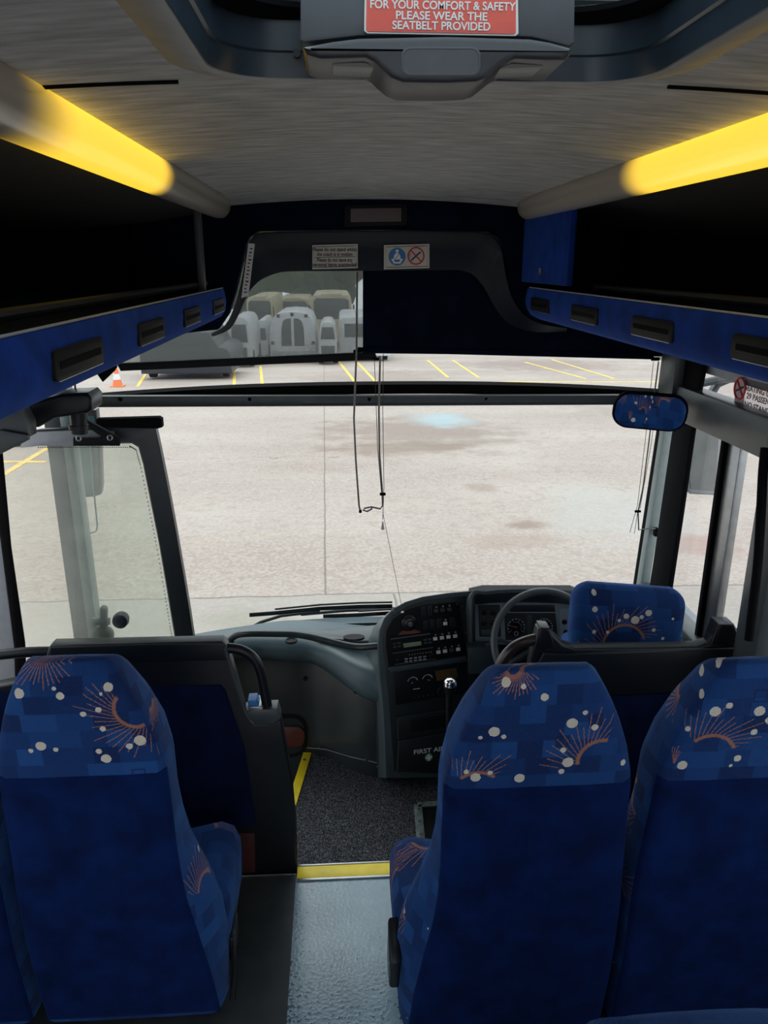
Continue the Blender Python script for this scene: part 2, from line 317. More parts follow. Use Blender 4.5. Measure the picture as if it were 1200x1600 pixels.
# ------------------------------------------------------------------ object helpers
def root_of(o):
    while o.parent: o = o.parent
    return o
def obj(name, bm, m, parent=None, smooth=True, angle=40):
    """link the bmesh (built in world coordinates) as one object"""
    bmesh.ops.recalc_face_normals(bm, faces=bm.faces)
    me = bpy.data.meshes.new(name)
    if parent is None:
        xs = [v.co for v in bm.verts]
        o0 = Vector(((min(v.x for v in xs)+max(v.x for v in xs))/2, (min(v.y for v in xs)+max(v.y for v in xs))/2, min(v.z for v in xs)))
    else: o0 = root_of(parent)['_o'] if '_o' in root_of(parent) else (0, 0, 0); o0 = Vector(o0)
    bmesh.ops.translate(bm, verts=bm.verts, vec=-o0)
    bm.to_mesh(me); bm.free()
    if smooth:
        for p in me.polygons: p.use_smooth = True
        try: me.set_sharp_from_angle(angle=math.radians(angle))
        except Exception: pass
    me.materials.append(m if not isinstance(m, str) else M[m])
    o = bpy.data.objects.new(name, me); C.objects.link(o)
    if parent is None: o.location = o0; o['_o'] = tuple(o0)
    else: o.parent = parent
    return o
def thing(name, label, cat, loc=(0, 0, 0), group=None):
    o = bpy.data.objects.new(name, None); C.objects.link(o); o.location = loc; o['_o'] = tuple(float(v) for v in loc)
    o.empty_display_size = .05
    o['label'] = label; o['category'] = cat
    if group: o['group'] = group
    return o
def tag(o, label, cat, group=None):
    o['label'] = label; o['category'] = cat
    if group: o['group'] = group
    return o
def struct(o): o['kind'] = 'structure'; return o
def NB(): return bmesh.new()
def merge(bm, b2):
    me = bpy.data.meshes.new('t'); b2.to_mesh(me); b2.free(); bm.from_mesh(me); bpy.data.meshes.remove(me)
def box(bm, lo, hi, bev=0, seg=2, mtx=None):
    b = bmesh.new(); bmesh.ops.create_cube(b, size=1)
    lo = Vector(lo); hi = Vector(hi)
    for v in b.verts: v.co = Vector(((lo[i]+hi[i])/2+v.co[i]*(hi[i]-lo[i]) for i in range(3)))
    if bev: bmesh.ops.bevel(b, geom=list(b.edges), offset=bev, segments=seg, affect='EDGES', profile=.5)
    if mtx: bmesh.ops.transform(b, matrix=mtx, verts=b.verts)
    merge(bm, b); return bm
def smooth_path(pts, n=6):
    pts = [Vector(p) for p in pts]; out = []
    for i in range(len(pts)-1):
        p0 = pts[max(i-1, 0)]; p1 = pts[i]; p2 = pts[i+1]; p3 = pts[min(i+2, len(pts)-1)]
        for j in range(n):
            t = j/n; out.append(.5*((2*p1)+(p2-p0)*t+(2*p0-5*p1+4*p2-p3)*t*t+(3*p1-p0-3*p2+p3)*t**3))
    out.append(pts[-1]); return out
def tube(bm, pts, r, seg=12, closed=False, smooth=0, caps=True):
    pts = [Vector(p) for p in pts]
    if smooth:
        n0 = len(pts); pts = smooth_path(pts, smooth)
        if isinstance(r, (list, tuple)): r = [r[min(int(i/smooth), n0-1)]*(1-(i/smooth) % 1)+r[min(int(i/smooth)+1, n0-1)]*((i/smooth) % 1) for i in range(len(pts))]
    n = len(pts); rings = []; up = None
    for i in range(n):
        if closed: tdir = pts[(i+1) % n]-pts[i-1]
        else: tdir = pts[min(i+1, n-1)]-pts[max(i-1, 0)]
        tdir.normalize()
        if up is None: up = Vector((0, 0, 1)) if abs(tdir.z) < .9 else Vector((1, 0, 0))
        a = tdir.cross(up)
        if a.length < 1e-5: a = tdir.orthogonal()
        a.normalize(); up = a.cross(tdir).normalized()
        rr = r[i] if isinstance(r, (list, tuple)) else r
        rings.append([bm.verts.new(pts[i]+rr*(math.cos(2*PI*j/seg)*a+math.sin(2*PI*j/seg)*up)) for j in range(seg)])
    for i in range(n if closed else n-1):
        A, B = rings[i], rings[(i+1) % n]
        for j in range(seg): bm.faces.new((A[j], A[(j+1) % seg], B[(j+1) % seg], B[j]))
    if not closed and caps: bm.faces.new(rings[0]); bm.faces.new(rings[-1][::-1])
    return bm
def prism(bm, front, vec, bev=0, seg=2):
    """front: 3-D outline points (planar); extruded by vec"""
    b = bmesh.new(); vec = Vector(vec)
    A = [b.verts.new(Vector(p)) for p in front]; B = [b.verts.new(Vector(p)+vec) for p in front]
    n = len(A); f1 = b.faces.new(A); f2 = b.faces.new(B[::-1])
    for i in range(n): b.faces.new((A[i], B[i], B[(i+1) % n], A[(i+1) % n]))
    bmesh.ops.recalc_face_normals(b, faces=b.faces)
    if bev:
        es = [e for e in b.edges if (e.verts[0] in A and e.verts[1] in A) or (e.verts[0] in B and e.verts[1] in B)]
        bmesh.ops.bevel(b, geom=es, offset=bev, segments=seg, affect='EDGES', profile=.5)
    merge(bm, b); return bm
def loft(bm, secs, closed_sec=True, caps=True, uvs=None):
    rows = [[bm.verts.new(Vector(p)) for p in s] for s in secs]; n = len(rows[0])
    uvl = bm.loops.layers.uv.verify() if uvs else None
    for i in range(len(rows)-1):
        for j in range(n if closed_sec else n-1):
            k = (j+1) % n; f = bm.faces.new((rows[i][j], rows[i][k], rows[i+1][k], rows[i+1][j]))
            if uvs:
                ids = ((i, j), (i, j+1), (i+1, j+1), (i+1, j))
                for lp, (a, c_) in zip(f.loops, ids): lp[uvl].uv = uvs[a][c_]
    if caps and closed_sec:
        for row, a in ((rows[0], 0), (rows[-1], len(rows)-1)):
            f = bm.faces.new(row)
            if uvs:
                for lp, j in zip(f.loops, range(n)): lp[uvl].uv = uvs[a][j]
    return bm
def rrect(w, h, r, n=6, cx=0, cy=0):
    out = []
    for (sx, sy, a0) in ((1, 1, 0), (-1, 1, PI/2), (-1, -1, PI), (1, -1, 1.5*PI)):
        for i in range(n+1):
            a = a0+PI/2*i/n; out.append((cx+sx*(w/2-r)+r*math.cos(a), cy+sy*(h/2-r)+r*math.sin(a)))
    return out
def cyl(bm, a, b, r, seg=20, r2=None): return tube(bm, [a, b], [r, r if r2 is None else r2], seg)
def disc_pts(c, u, v, r, n=24): c = Vector(c); return [c+r*(math.cos(2*PI*i/n)*Vector(u)+math.sin(2*PI*i/n)*Vector(v)) for i in range(n)]
def text(name, body, m, parent, o, u, v, size, thick=.0004, bold=0, align='CENTER', spacing=1.0, sx=1.0, fit=None):
    """flat lettering lying on the plane through o with axes u (reading direction) and v (up)"""
    cu = bpy.data.curves.new(name, 'FONT'); cu.body = body; cu.size = size; cu.align_x = align; cu.align_y = 'CENTER'; cu.extrude = thick/2; cu.offset = bold
    cu.space_character = spacing; cu.space_line = .82
    to = bpy.data.objects.new('t', cu); me = bpy.data.meshes.new_from_object(to)
    if fit:
        xs_ = [p.co.x for p in me.vertices]; sx = fit/(max(xs_)-min(xs_))
    u = Vector(u).normalized(); v = Vector(v).normalized(); w_ = u.cross(v)
    off = Vector(root_of(parent)['_o'])
    for p in me.vertices: p.co = Vector(o)-off+u*p.co.x*sx+v*p.co.y+w_*p.co.z
    bpy.data.objects.remove(to); me.name = name; me.materials.clear(); me.materials.append(M[m])
    ob = bpy.data.objects.new(name, me); C.objects.link(ob); ob.parent = parent; return ob
def lerp_tab(tab, z):
    if z <= tab[0][0]: return tab[0][1]
    for (a, x), (b, y) in zip(tab, tab[1:]):
        if z <= b: return x+(y-x)*(z-a)/(b-a)
    return tab[-1][1]
def interp(tab, z):
    if z <= tab[0][0]: return tab[0][1]
    for (a, x), (b, y) in zip(tab, tab[1:]):
        if z <= b: t = (z-a)/(b-a); t = t*t*(3-2*t); return x+(y-x)*t
    return tab[-1][1]
# ------------------------------------------------------------------ the setting: ground, body shell
LW, RW = -1.34, 1.33
bm = NB()
for (x, y) in ((-90, -25), (90, -25), (90, 130), (-90, 130)): bm.verts.new((x, y, gz(y)))
bm.faces.new(bm.verts); g = obj('ground', bm, 'ground'); struct(g)
# ground texture coordinates stay in metres from the coach
g.data.transform(Matrix.Translation(g.location)); g.location = (0, 0, 0); g['_o'] = (0., 0., 0.)
def pline(a, b, wd):
    A = atg(*a); B = atg(*b); d = (B-A).normalized(); s = d.cross(Vector((0, 0, 1))).normalized()*wd/2; up = Vector((0, 0, .012))
    m_ = NB(); prism(m_, [A-s+up, A+s+up, B+s+up, B-s+up], (0, 0, -.011)); return m_
for a, b in [((707, 563), (748, 590)), ((668, 563), (700, 590)), ((530, 566), (557, 600)), ((558, 566), (590, 600)), ((366, 572), (366, 604)), ((407, 572), (410, 604)),
             ((820, 566), (915, 592)), ((862, 562), (960, 592)), ((232, 578), (215, 604)), ((560, 597), (1040, 597)), ((0, 745), (75, 700)), ((-40, 722), (72, 722))]:
    obj('parking_line', pline(a, b, .13), 'paint_yellow', g, smooth=False)
# floors
bm = NB(); box(bm, (-.175, -1.6, -.06), (.6, 2.125, 0)); struct(obj('floor', bm, 'aisle', smooth=False))
ao = bpy.data.objects['floor']; ao.data.transform(Matrix.Translation(ao.location)); ao.location = (0, 0, 0)
bm = NB(); box(bm, (LW, -1.6, -.08), (-.175, 2.14, .001)); box(bm, (.6, -1.6, -.08), (RW, 2.14, .001)); struct(obj('floor_side', bm, 'lino', smooth=False))
bm = NB(); prism(bm, [(-.27, 2.14, -.3), (RW, 2.14, -.3), (RW, 3.4, -.3), (-.19, 3.4, -.3)], (0, 0, -.05)); fo = struct(obj('floor_cab', bm, 'carpet', smooth=False))
bm = NB(); box(bm, (LW, 2.10, -.35), (RW, 2.14, -.002)); struct(obj('wall_step_riser', bm, 'lino', smooth=False))
bm = NB(); box(bm, (LW, 2.14, -.62), (-.2, 3.4, -.58)); box(bm, (-.23, 2.3, -.58), (-.2, 3.4, -.36)); struct(obj('floor_entry_step', bm, 'lino', smooth=False))
# side walls below the windows, cant rails above
for nm, x0, x1 in (('wall_left', LW-.06, LW), ('wall_right', RW, RW+.06)):
    bm = NB(); yf = 2.16 if nm == 'wall_left' else 2.98
    box(bm, (x0, -1.6, -.35), (x1, yf, .68)); box(bm, (x0, -1.6, 1.62), (x1, 3.3, 2.3))
    for (a, b) in ((-1.6, -1.5), (-.15, -.05), (1.12, 1.22)): box(bm, (x0, a, .6), (x1, b, 1.7))
    struct(obj(nm, bm, 'light_grey', smooth=False))
    bm = NB(); box(bm, (x0+.02, -1.5, .68), (x0+.03, 2.0 if nm == 'wall_right' else 2.1, 1.62)); o = struct(obj('window_'+('1' if nm == 'wall_left' else '2'), bm, 'sideglass', smooth=False))
# left entry doorway: jamb behind the partition, cab B-pillar
bm = NB()
prism(bm, [aty(-14, 600, 2.6), aty(-2, 640, 2.6), aty(18, 860, 2.6), aty(40, 1012, 2.6), aty(46, 1200, 2.6), aty(28, 1200, 2.6), aty(22, 1012, 2.6), aty(-4, 800, 2.6)], (-.02, .05, 0), .006)
struct(obj('trim_1', bm, 'rubber'))
bm = NB(); prism(bm, [aty(-80, 600, 2.62), aty(-14, 600, 2.62), aty(-4, 800, 2.62), aty(23, 1012, 2.62), aty(30, 1200, 2.62), aty(-80, 1200, 2.62)], (-.02, .05, 0), .006); struct(obj('wall_doorpost', bm, 'light_grey'))
# front body below the windscreen and A pillars
bm = NB()
def wsy(x): return 3.5-.30*abs((x-.16)/1.2)**2.4
XS = [-1.08+i*(2.48/24) for i in range(25)]
loft(bm, [[(x, wsy(x)+.02, -.6), (x, wsy(x)+.02, .27), (x, wsy(x)+.09, .27), (x, wsy(x)+.13, -.6)] for x in XS]); struct(obj('wall_front', bm, 'teal_grey'))
# windscreen panes: lower and upper, raked back towards the top
def wsp(x, z): return Vector((x, wsy(x)-.12*(z-.27)/1.2, z))
bm = NB(); loft(bm, [[wsp(x, z)+Vector((0, d, 0)) for z, d in ((.28, 0), (1.46, 0), (1.46, .008), (.28, .008))] for x in XS]); struct(obj('window_3', bm, 'pane'))
bm = NB(); loft(bm, [[wsp(x, z)+Vector((0, d, 0)) for z, d in ((1.50, 0), (2.25, 0), (2.25, .008), (1.50, .008))] for x in XS]); struct(obj('window_4', bm, 'pane'))
bm = NB(); loft(bm, [[wsp(x, 1.485)+Vector((0, dy, dz)) for dy, dz in ((-.03, -.03), (-.035, .012), (.01, .02), (.02, -.02))] for x in XS]); struct(obj('trim_2', bm, 'rubber'))
# right A pillar with its rubber, left A pillar
def vpost(px_top, px_bot, y, name, m, d=.05, ty=540, by=1010, xx=None):
    b_ = NB(); pts = [aty(px_top[0], ty, y), aty(px_top[1], ty, y), aty(px_bot[1], by, y), aty(px_bot[0], by, y)]
    prism(b_, pts, (0, d, 0), .006); return obj(name, b_, m)
struct(vpost((1053, 1060), (981, 987), 3.04, 'trim_3', 'rubber', .05))
struct(vpost((1059, 1075), (986, 1000), 3.0, 'trim_4', 'pillar_grey', .05))
bm = NB(); prism(bm, [atx(*p, 1.30) for p in ((1070, 560), (1100, 560), (1088, 620), (1079, 680), (1062, 800), (1044, 920), (1031, 1010), (995, 1010), (1010, 940), (1020, 880), (1033, 790), (1049, 680))], (.02, 0, 0), .003); struct(obj('trim_5', bm, 'rubber'))
bm = NB(); prism(bm, [aty(1047, 556, 3.0), aty(1072, 556, 3.0), aty(1070, 640, 3.0), aty(1037, 680, 3.0)], (0, .05, 0), .006); struct(obj('trim_17', bm, 'pillar_grey'))
bm = NB(); box(bm, (-1.3, 3.12, -.6), (-1.06, 3.3, .3)); struct(obj('trim_6', bm, 'frame_grey', smooth=False))
bm = NB(); box(bm, (-1.20, 3.16, .3), (-1.125, 3.24, 2.2), .008); struct(obj('trim_18', bm, 'frame_grey'))
bm = NB(); box(bm, (-1.128, 3.14, .3), (-1.085, 3.22, 2.2), .008); struct(obj('trim_19', bm, 'pillar_grey'))
# cab side (right): rail between quarter light and driver's window, posts, sill
bm = NB(); box(bm, (1.28, 1.3, 1.43), (1.36, 3.0, 1.56), .012); struct(obj('trim_7', bm, 'frame_grey'))
bm = NB(); box(bm, (1.28, 1.3, .60), (1.36, 3.0, .685), .01); struct(obj('trim_8', bm, 'frame_grey'))
bm = NB(); box(bm, (1.31, 2.49, .65), (1.345, 2.515, 1.46), .003); struct(obj('trim_9', bm, 'rubber'))
bm = NB(); box(bm, (1.325, 2.41, .65), (1.355, 2.49, 1.46), .003); struct(obj('trim_10', bm, 'steel'))
bm = NB(); box(bm, (1.25, 2.02, .55), (1.38, 2.16, 1.62), .03); struct(obj('trim_11', bm, 'frame_grey'))
bm = NB(); tube(bm, [atx(1196, 700, 1.22), atx(1192, 740, 1.22), atx(1189, 800, 1.22), atx(1184, 880, 1.22), atx(1176, 950, 1.22), atx(1170, 1000, 1.22)], .0135, 10, smooth=5); struct(obj('trim_12', bm, 'rubber'))
bm = NB(); box(bm, (1.26, 2.84, 1.5), (1.35, 2.98, 1.75), .02); struct(obj('trim_13', bm, 'frame_grey'))
bm = NB(); box(bm, (1.335, 2.16, .68), (1.341, 2.95, 1.75)); struct(obj('window_5', bm, 'sideglass', smooth=False))
# ceiling with the hatch opening
HX, HY, HW, HL = .125, .615, .54, .95       # hatch centre and inside size
def cz(x): return max(2.185, 2.236-.09*max(0, abs(x-.14))**2 - .9*max(0, abs(x-.14)-.55)**2*.5)
bm = NB(); st = .02; grid = {}
nx = int((RW-LW)/st)+1; ny = int((3.0+1.6)/st)+1
def inh(x, y): return abs(x-HX) < HW/2+.01 and abs(y-HY) < HL/2+.01 and not (abs(x-HX) > HW/2-.1 and abs(y-HY) > HL/2-.1 and math.hypot(abs(x-HX)-(HW/2-.1), abs(y-HY)-(HL/2-.1)) > .12)
def gv(i, j):
    if (i, j) not in grid:
        x = LW+i*st; y = -1.6+j*st; z = cz(x)-(.03*max(0, (y-2.6)/.4)**2)
        if abs(y-1.16) < .011: z -= .0
        grid[(i, j)] = bm.verts.new((x, y, z))
    return grid[(i, j)]
for i in range(nx-1):
    for j in range(ny-1):
        if not inh(LW+(i+.5)*st, -1.6+(j+.5)*st): bm.faces.new((gv(i, j), gv(i+1, j), gv(i+1, j+1), gv(i, j+1)))
struct(obj('ceiling', bm, 'ceiling'))
# ceiling panel joints
for side in (-1, 1):
    bm = NB(); xa = .125+side*.325; xb = .14+side*.52
    tube(bm, [(xa+(xb-xa)*i/6, 1.135-.004*i, cz(xa+(xb-xa)*i/6)-.001) for i in range(7)], .0035, 6); struct(obj('trim_14' if side < 0 else 'trim_15', bm, 'rubber'))
bm = NB(); box(bm, (LW, -1.6, 2.34), (HX-HW/2-.12, 3.35, 2.40)); box(bm, (HX+HW/2+.12, -1.6, 2.34), (RW, 3.35, 2.40)); box(bm, (LW, HY+HL/2+.1, 2.34), (RW, 3.35, 2.4)); box(bm, (LW, -1.6, 2.34), (RW, HY-HL/2-.1, 2.4))
struct(obj('ceiling_roof_skin', bm, 'frame_grey', smooth=False))
# ------------------------------------------------------------------ roof hatch
def ring(z, dw, dl, r): return [(x, y, z) for x, y in rrect(HW+dw, HL+dl, r, 10, HX, HY)]
h = thing('roof_hatch', 'dark blue roof hatch with a grey surround and glass in the ceiling', 'roof hatch', (HX, HY, 2.23))
bm = NB(); loft(bm, [ring(2.238, .13, .12, .13), ring(2.226, .10, .095, .12), ring(2.219, .02, .02, .085), ring(2.220, .004, .004, .075), ring(2.235, 0, 0, .075)], caps=False); obj('surround', bm, 'trim', h)
bm = NB(); loft(bm, [ring(2.221, .0, .0, .075), ring(2.248, -.008, -.006, .075), ring(2.25, -.016, -.012, .075), ring(2.283, -.02, -.016, .075)], caps=False); obj('inner_frame', bm, 'hatchwall', h)
bm = NB(); loft(bm, [ring(2.282, -.014, -.012, .075), ring(2.284, -.045, -.042, .08), ring(2.290, -.062, -.058, .085), ring(2.296, -.062, -.058, .085)], caps=False); obj('rubber_seal', bm, 'rubber', h)
bm = NB(); loft(bm, [ring(2.293, -.06, -.056, .085), ring(2.297, -.06, -.056, .085)]); obj('glass_pane', bm, 'hatchglass', h)
bm = NB(); 
for p in (aty(464, 84, 1.082), ): cyl(bm, p+Vector((0, .004, 0)), p-Vector((0, .004, 0)), .0048, 12)
obj('screw', bm, 'blackgloss', h)
# handle unit across the hatch
YH = .97
u_ = thing('hatch_handle_unit', 'grey plastic release unit under the roof hatch, carrying the red seatbelt sign', 'hatch handle', (.14, YH, 2.25))
q = lambda pts, y: [aty(px, py, y) for px, py in pts]
bm = NB(); prism(bm, q([(470, -70), (469, 62), (474, 66), (560, 56), (700, 54), (830, 58), (890, 72), (898, 66), (900, -70)], YH), (0, .09, 0), .003); obj('body', bm, mat('slate_plastic', (.075, .077, .088), .5, .12, 8), u_)
out = [(473, 72), (520, 63), (560, 58), (700, 55), (830, 59), (860, 64), (893, 74), (893, 84), (885, 92), (858, 92), (806, 90), (790, 97), (776, 108), (760, 121), (745, 126), (700, 128), (630, 127), (612, 120), (598, 108), (585, 95), (572, 88), (500, 90), (480, 84)]
bm = NB(); prism(bm, q(out, YH-.035), (0, .1, -.002), .006, 3); hb = obj('grip', bm, 'blackgloss', u_); hb.data.materials[0] = mat('slate_black_plastic', (.035, .036, .042), .38, .1)
bm = NB(); c0 = [aty(689+x, 96+y, YH-.0365) for x, y in rrect(118, 40, 12, 6)]; c1 = [aty(689+x, 96+y, YH-.0345) for x, y in rrect(110, 33, 10, 6)]; c2 = [aty(689+x, 96+y, YH-.036) for x, y in rrect(124, 46, 14, 6)]
loft(bm, [c2, c0, c1]); obj('finger_recess', bm, mat('slate_inset', (.06, .06, .068), .55, .1), u_)
for s_, pts in ((0, [(513, 88), (600, 90), (606, 106), (520, 102)]), (1, [(788, 92), (855, 92), (848, 104), (780, 107)])):
    bm = NB(); prism(bm, q(pts, YH-.01), (0, .05, 0), .002); obj('light_lens', bm, mat('dull_lens', (.22, .22, .2), .4, .1), u_)
sg = thing('seatbelt_sign', 'red sign reading FOR YOUR COMFORT & SAFETY, on the roof hatch unit', 'sign', tuple(aty(690, 54, YH-.004)))
def sgp(px, py, d=.004): return aty(px, py, YH-d)
bm = NB(); prism(bm, [sgp(x, y) for x, y in [(570, -16), (809, -16), (810, 52), (806, 56), (574, 52), (569, 48)]], (0, .003, 0)); obj('white_border', bm, 'white', sg, smooth=False)
bm = NB(); prism(bm, [sgp(x, y, .005) for x, y in [(573, -13), (806, -13), (806, 51), (803, 53), (575, 49), (572, 46)]], (0, .0015, 0)); obj('red_face', bm, 'red', sg, smooth=False)
for s_, px, py, wd in (('FOR YOUR COMFORT & SAFETY', 692, 9, 226), ('PLEASE WEAR THE', 690, 25.5, 142), ('SEATBELT PROVIDED', 690, 41, 152)):
    text('lettering', s_, 'white', sg, sgp(px, py, .0056), (1, 0, 0), (0, 0, 1), .0112, bold=.0002, fit=(aty(px+wd/2, py, YH)-aty(px-wd/2, py, YH)).x)
# ------------------------------------------------------------------ ceiling lamps
for side, x, y0, y1, lab in ((-1, -.398, 1.12, 1.86, 'long round ceiling lamp above the left luggage rack, lit yellow near its end'), (1, .678, .9, 1.80, 'long round ceiling lamp above the right luggage rack, lit yellow')):
    t_ = thing('ceiling_lamp', lab, 'ceiling lamp', (x, 1, 2.185), 'round ceiling lamps')
    bm = NB(); ys = [-1.5]+[-1.4+i*.1 for i in range(43)]; pts = [(x, yy, 2.186) for yy in ys if yy < 2.84]; rr = [.042]*len(pts)
    for i in range(1, 8): a = i/7*PI/2*.97; pts.append((x, 2.84+.05*math.sin(a), 2.186)); rr.append(.042*math.cos(a))
    tube(bm, pts, rr, 28); obj('diffuser', bm, lamp_mat('lamp_diffuser', y0, y1), t_)
    bm = NB(); box(bm, (x-.012-.02*side, -1.5, 2.205), (x+.012+.03*side, 2.8, 2.225)) if False else box(bm, (x-.02, -1.5, 2.2), (x+.02, 2.8, 2.222)); obj('housing', bm, 'black', t_, smooth=False)
# ------------------------------------------------------------------ luggage racks
def rack(side):
    s = side; xe = -.39 if s < 0 else .68; xw = LW if s < 0 else RW
    lab = 'left luggage rack with blue carpet edge and dark open shelf' if s < 0 else 'right luggage rack with blue carpet edge, dark open shelf and blue locker door'
    r = thing('luggage_rack', lab, 'luggage rack', (xe, 1, 1.9), 'overhead luggage racks')
    o = -s  # towards the aisle
    prof = [(xe-o*.012, 1.917), (xe, 1.915), (xe+o*.006, 1.875), (xe+o*.002, 1.845), (xe-o*.014, 1.823), (xe-o*.045, 1.808), (xe-o*.12, 1.79), (xw, 1.72), (xw, 1.76), (xe-o*.03, 1.87)]
    bm = NB(); secs = []
    for y in [-1.5, -.5, .5, 1.5, 2.2, 2.6, 2.8, 2.86, 2.89, 2.90]:
        k = max(0, (y-2.8)/.1); secs.append([(px-(0 if abs(px-xw) < .01 else 1)*o*.03*k*k, y, pz+(.012*k*k if pz < 1.85 else -.006*k*k)) for px, pz in prof])
    loft(bm, secs); obj('edge_panel', bm, 'blue_carpet', r, angle=60)
    bm = NB(); tube(bm, [(xe-o*.004, y/10, 1.918) for y in range(-15, 29)], .0022, 6); obj('trim_bead', bm, 'light_grey', r)
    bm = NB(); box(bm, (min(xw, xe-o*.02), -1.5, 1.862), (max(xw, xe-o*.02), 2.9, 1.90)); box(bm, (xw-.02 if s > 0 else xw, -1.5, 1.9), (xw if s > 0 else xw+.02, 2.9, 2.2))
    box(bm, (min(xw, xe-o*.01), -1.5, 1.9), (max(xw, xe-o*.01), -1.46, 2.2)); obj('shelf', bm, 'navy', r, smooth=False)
    bm = NB(); loft(bm, [[(xe-o*.07, y, 2.165), (xe-o*.25, y, 2.135), (xw-s*.03, y, 2.08), (xw-s*.03, y, 2.09), (xe-o*.25, y, 2.145), (xe-o*.07, y, 2.175)] for y in (-1.5, .5, 2.88)]); obj('added_dark_sheet', bm, mat('charcoal_dark_sheet', (.02, .02, .02), .95, .2), r)  # dark sheet added under the ceiling to blacken the rack interior
    bm = NB(); tube(bm, [(xe-o*.045, y/10, 1.935) for y in range(-15, 28 if s < 0 else 23)], .009, 8); obj('guard_rail', bm, 'blackgloss', r)
    for a, b in ((.12, .35), (.6, .83), (1.07, 1.30), (1.54, 1.77), (2.01, 2.245), (2.49, 2.725)):
        xo = xe+o*.006
        bm = NB()
        P2 = [(yy, zz) for yy, zz in rrect(b-a, .042, .012, 4, (a+b)/2, 1.866)]
        loft(bm, [[(xo-o*.01, y, z) for y, z in P2], [(xo+o*.002, y, z) for y, z in P2], [(xo+o*.0035, (y-(a+b)/2)*.97+(a+b)/2, (z-1.866)*.86+1.866) for y, z in P2]])
        v = obj('vent', bm, 'black', r)
        bm = NB(); box(bm, (min(xo+o*.003, xo+o*.0045), a+.02, 1.861), (max(xo+o*.003, xo+o*.0045), b-.02, 1.871)); obj('slot', bm, 'rubber', v, smooth=False)
        bm = NB(); tube(bm, [(xo+o*.0025, y, z) for y, z in [(a+.012, 1.8455), (b-.012, 1.8455)]], .0012, 6); obj('rim', bm, 'steel', v)
    if s > 0:
        bm = NB(); prism(bm, [(xe-.005, 2.32, 1.935), (xe-.005, 2.32, 2.15), (xe-.005, 2.9, 2.15), (xe-.005, 2.9, 1.935)], (.02, 0, 0), .006); d = obj('locker_door', bm, 'blue_carpet', r)
        bm = NB(); cyl(bm, (xe-.013, 2.62, 1.965), (xe-.004, 2.62, 1.965), .006, 12); box(bm, (xe-.014, 2.617, 1.965), (xe-.006, 2.623, 1.985)); obj('key_lock', bm, 'steel', d)
    else:
        bm = NB(); box(bm, (xe-.04, 2.52, 1.9), (xe-.02, 2.56, 2.15), .004); obj('post', bm, mat('dim_grey_post', (.05, .055, .065), .5, .1), r)
rack(-1); rack(1)
# ------------------------------------------------------------------ front bulkhead and moulding
YB = 2.93
def bk(px, py, y=YB): return aty(px, py, y)
bm = NB()
outer = [(200, 300), (1000, 300), (1000, 470), (880, 514), (848, 508), (820, 490), (802, 460), (793, 425), (788, 392), (780, 372), (762, 362), (600, 359), (405, 361), (390, 370), (384, 384), (376, 420), (368, 455), (357, 490), (340, 515), (200, 530)]
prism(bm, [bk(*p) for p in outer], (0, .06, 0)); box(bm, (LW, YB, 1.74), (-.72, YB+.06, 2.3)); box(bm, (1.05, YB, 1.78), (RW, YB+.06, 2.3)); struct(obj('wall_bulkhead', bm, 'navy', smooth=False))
oo = [(330, 521), (352, 508), (366, 480), (375, 450), (382, 415), (386, 388), (396, 370), (412, 363), (500, 361), (600, 360), (700, 361), (758, 363), (776, 374), (785, 392), (790, 425), (799, 460), (818, 490), (848, 506), (885, 512)]
ii = [(332, 526), (358, 515), (373, 490), (382, 470), (392, 452), (408, 437), (432, 427), (455, 424), (500, 423.5), (600, 423), (700, 422), (722, 423), (740, 430), (756, 448), (768, 470), (780, 490), (800, 508), (835, 519), (885, 518)]
bm = NB(); secs = []
for (a, b) in zip(smooth_path([(*p, 0) for p in oo], 3), smooth_path([(*p, 0) for p in ii], 3)):
    A = bk(a.x, a.y, YB-.004); B = bk(b.x, b.y, YB+.03); mid = (A+B)/2
    secs.append([A+Vector((0, .02, 0)), A+Vector((0, -.006, 0)), A.lerp(B, .06)+Vector((0, -.010, 0)), A.lerp(B, .5)+Vector((0, -.004, 0)), A.lerp(B, .9)+Vector((0, 0, 0)), B, B+Vector((0, .03, 0))])
loft(bm, secs); struct(obj('trim_16', bm, mat('blue_black_moulding', (.006, .010, .017), .42, .1, spec=.25)))
bm = NB(); box(bm, (LW, 2.99, 2.13), (RW, 3.4, 2.3)); box(bm, (LW, 2.985, 2.13), (RW, 2.995, 2.3)); struct(obj('ceiling_front', bm, 'navy', smooth=False))
d = thing('destination_display', 'dark red unlit display panel high on the front bulkhead', 'display', tuple(bk(587, 345)))
bm = NB(); prism(bm, [bk(538, 320, YB-.006), bk(636, 318, YB-.006), bk(636, 352, YB-.006), bk(538, 354, YB-.006)], (0, .01, 0), .002); obj('bezel', bm, 'black', d)
bm = NB(); prism(bm, [bk(548, 326, YB-.008), bk(627, 325, YB-.008), bk(627, 346, YB-.008), bk(548, 347, YB-.008)], (0, .003, 0)); obj('screen', bm, mat('dark_red_screen', (.035, .006, .008), .3, .1), d, smooth=False)
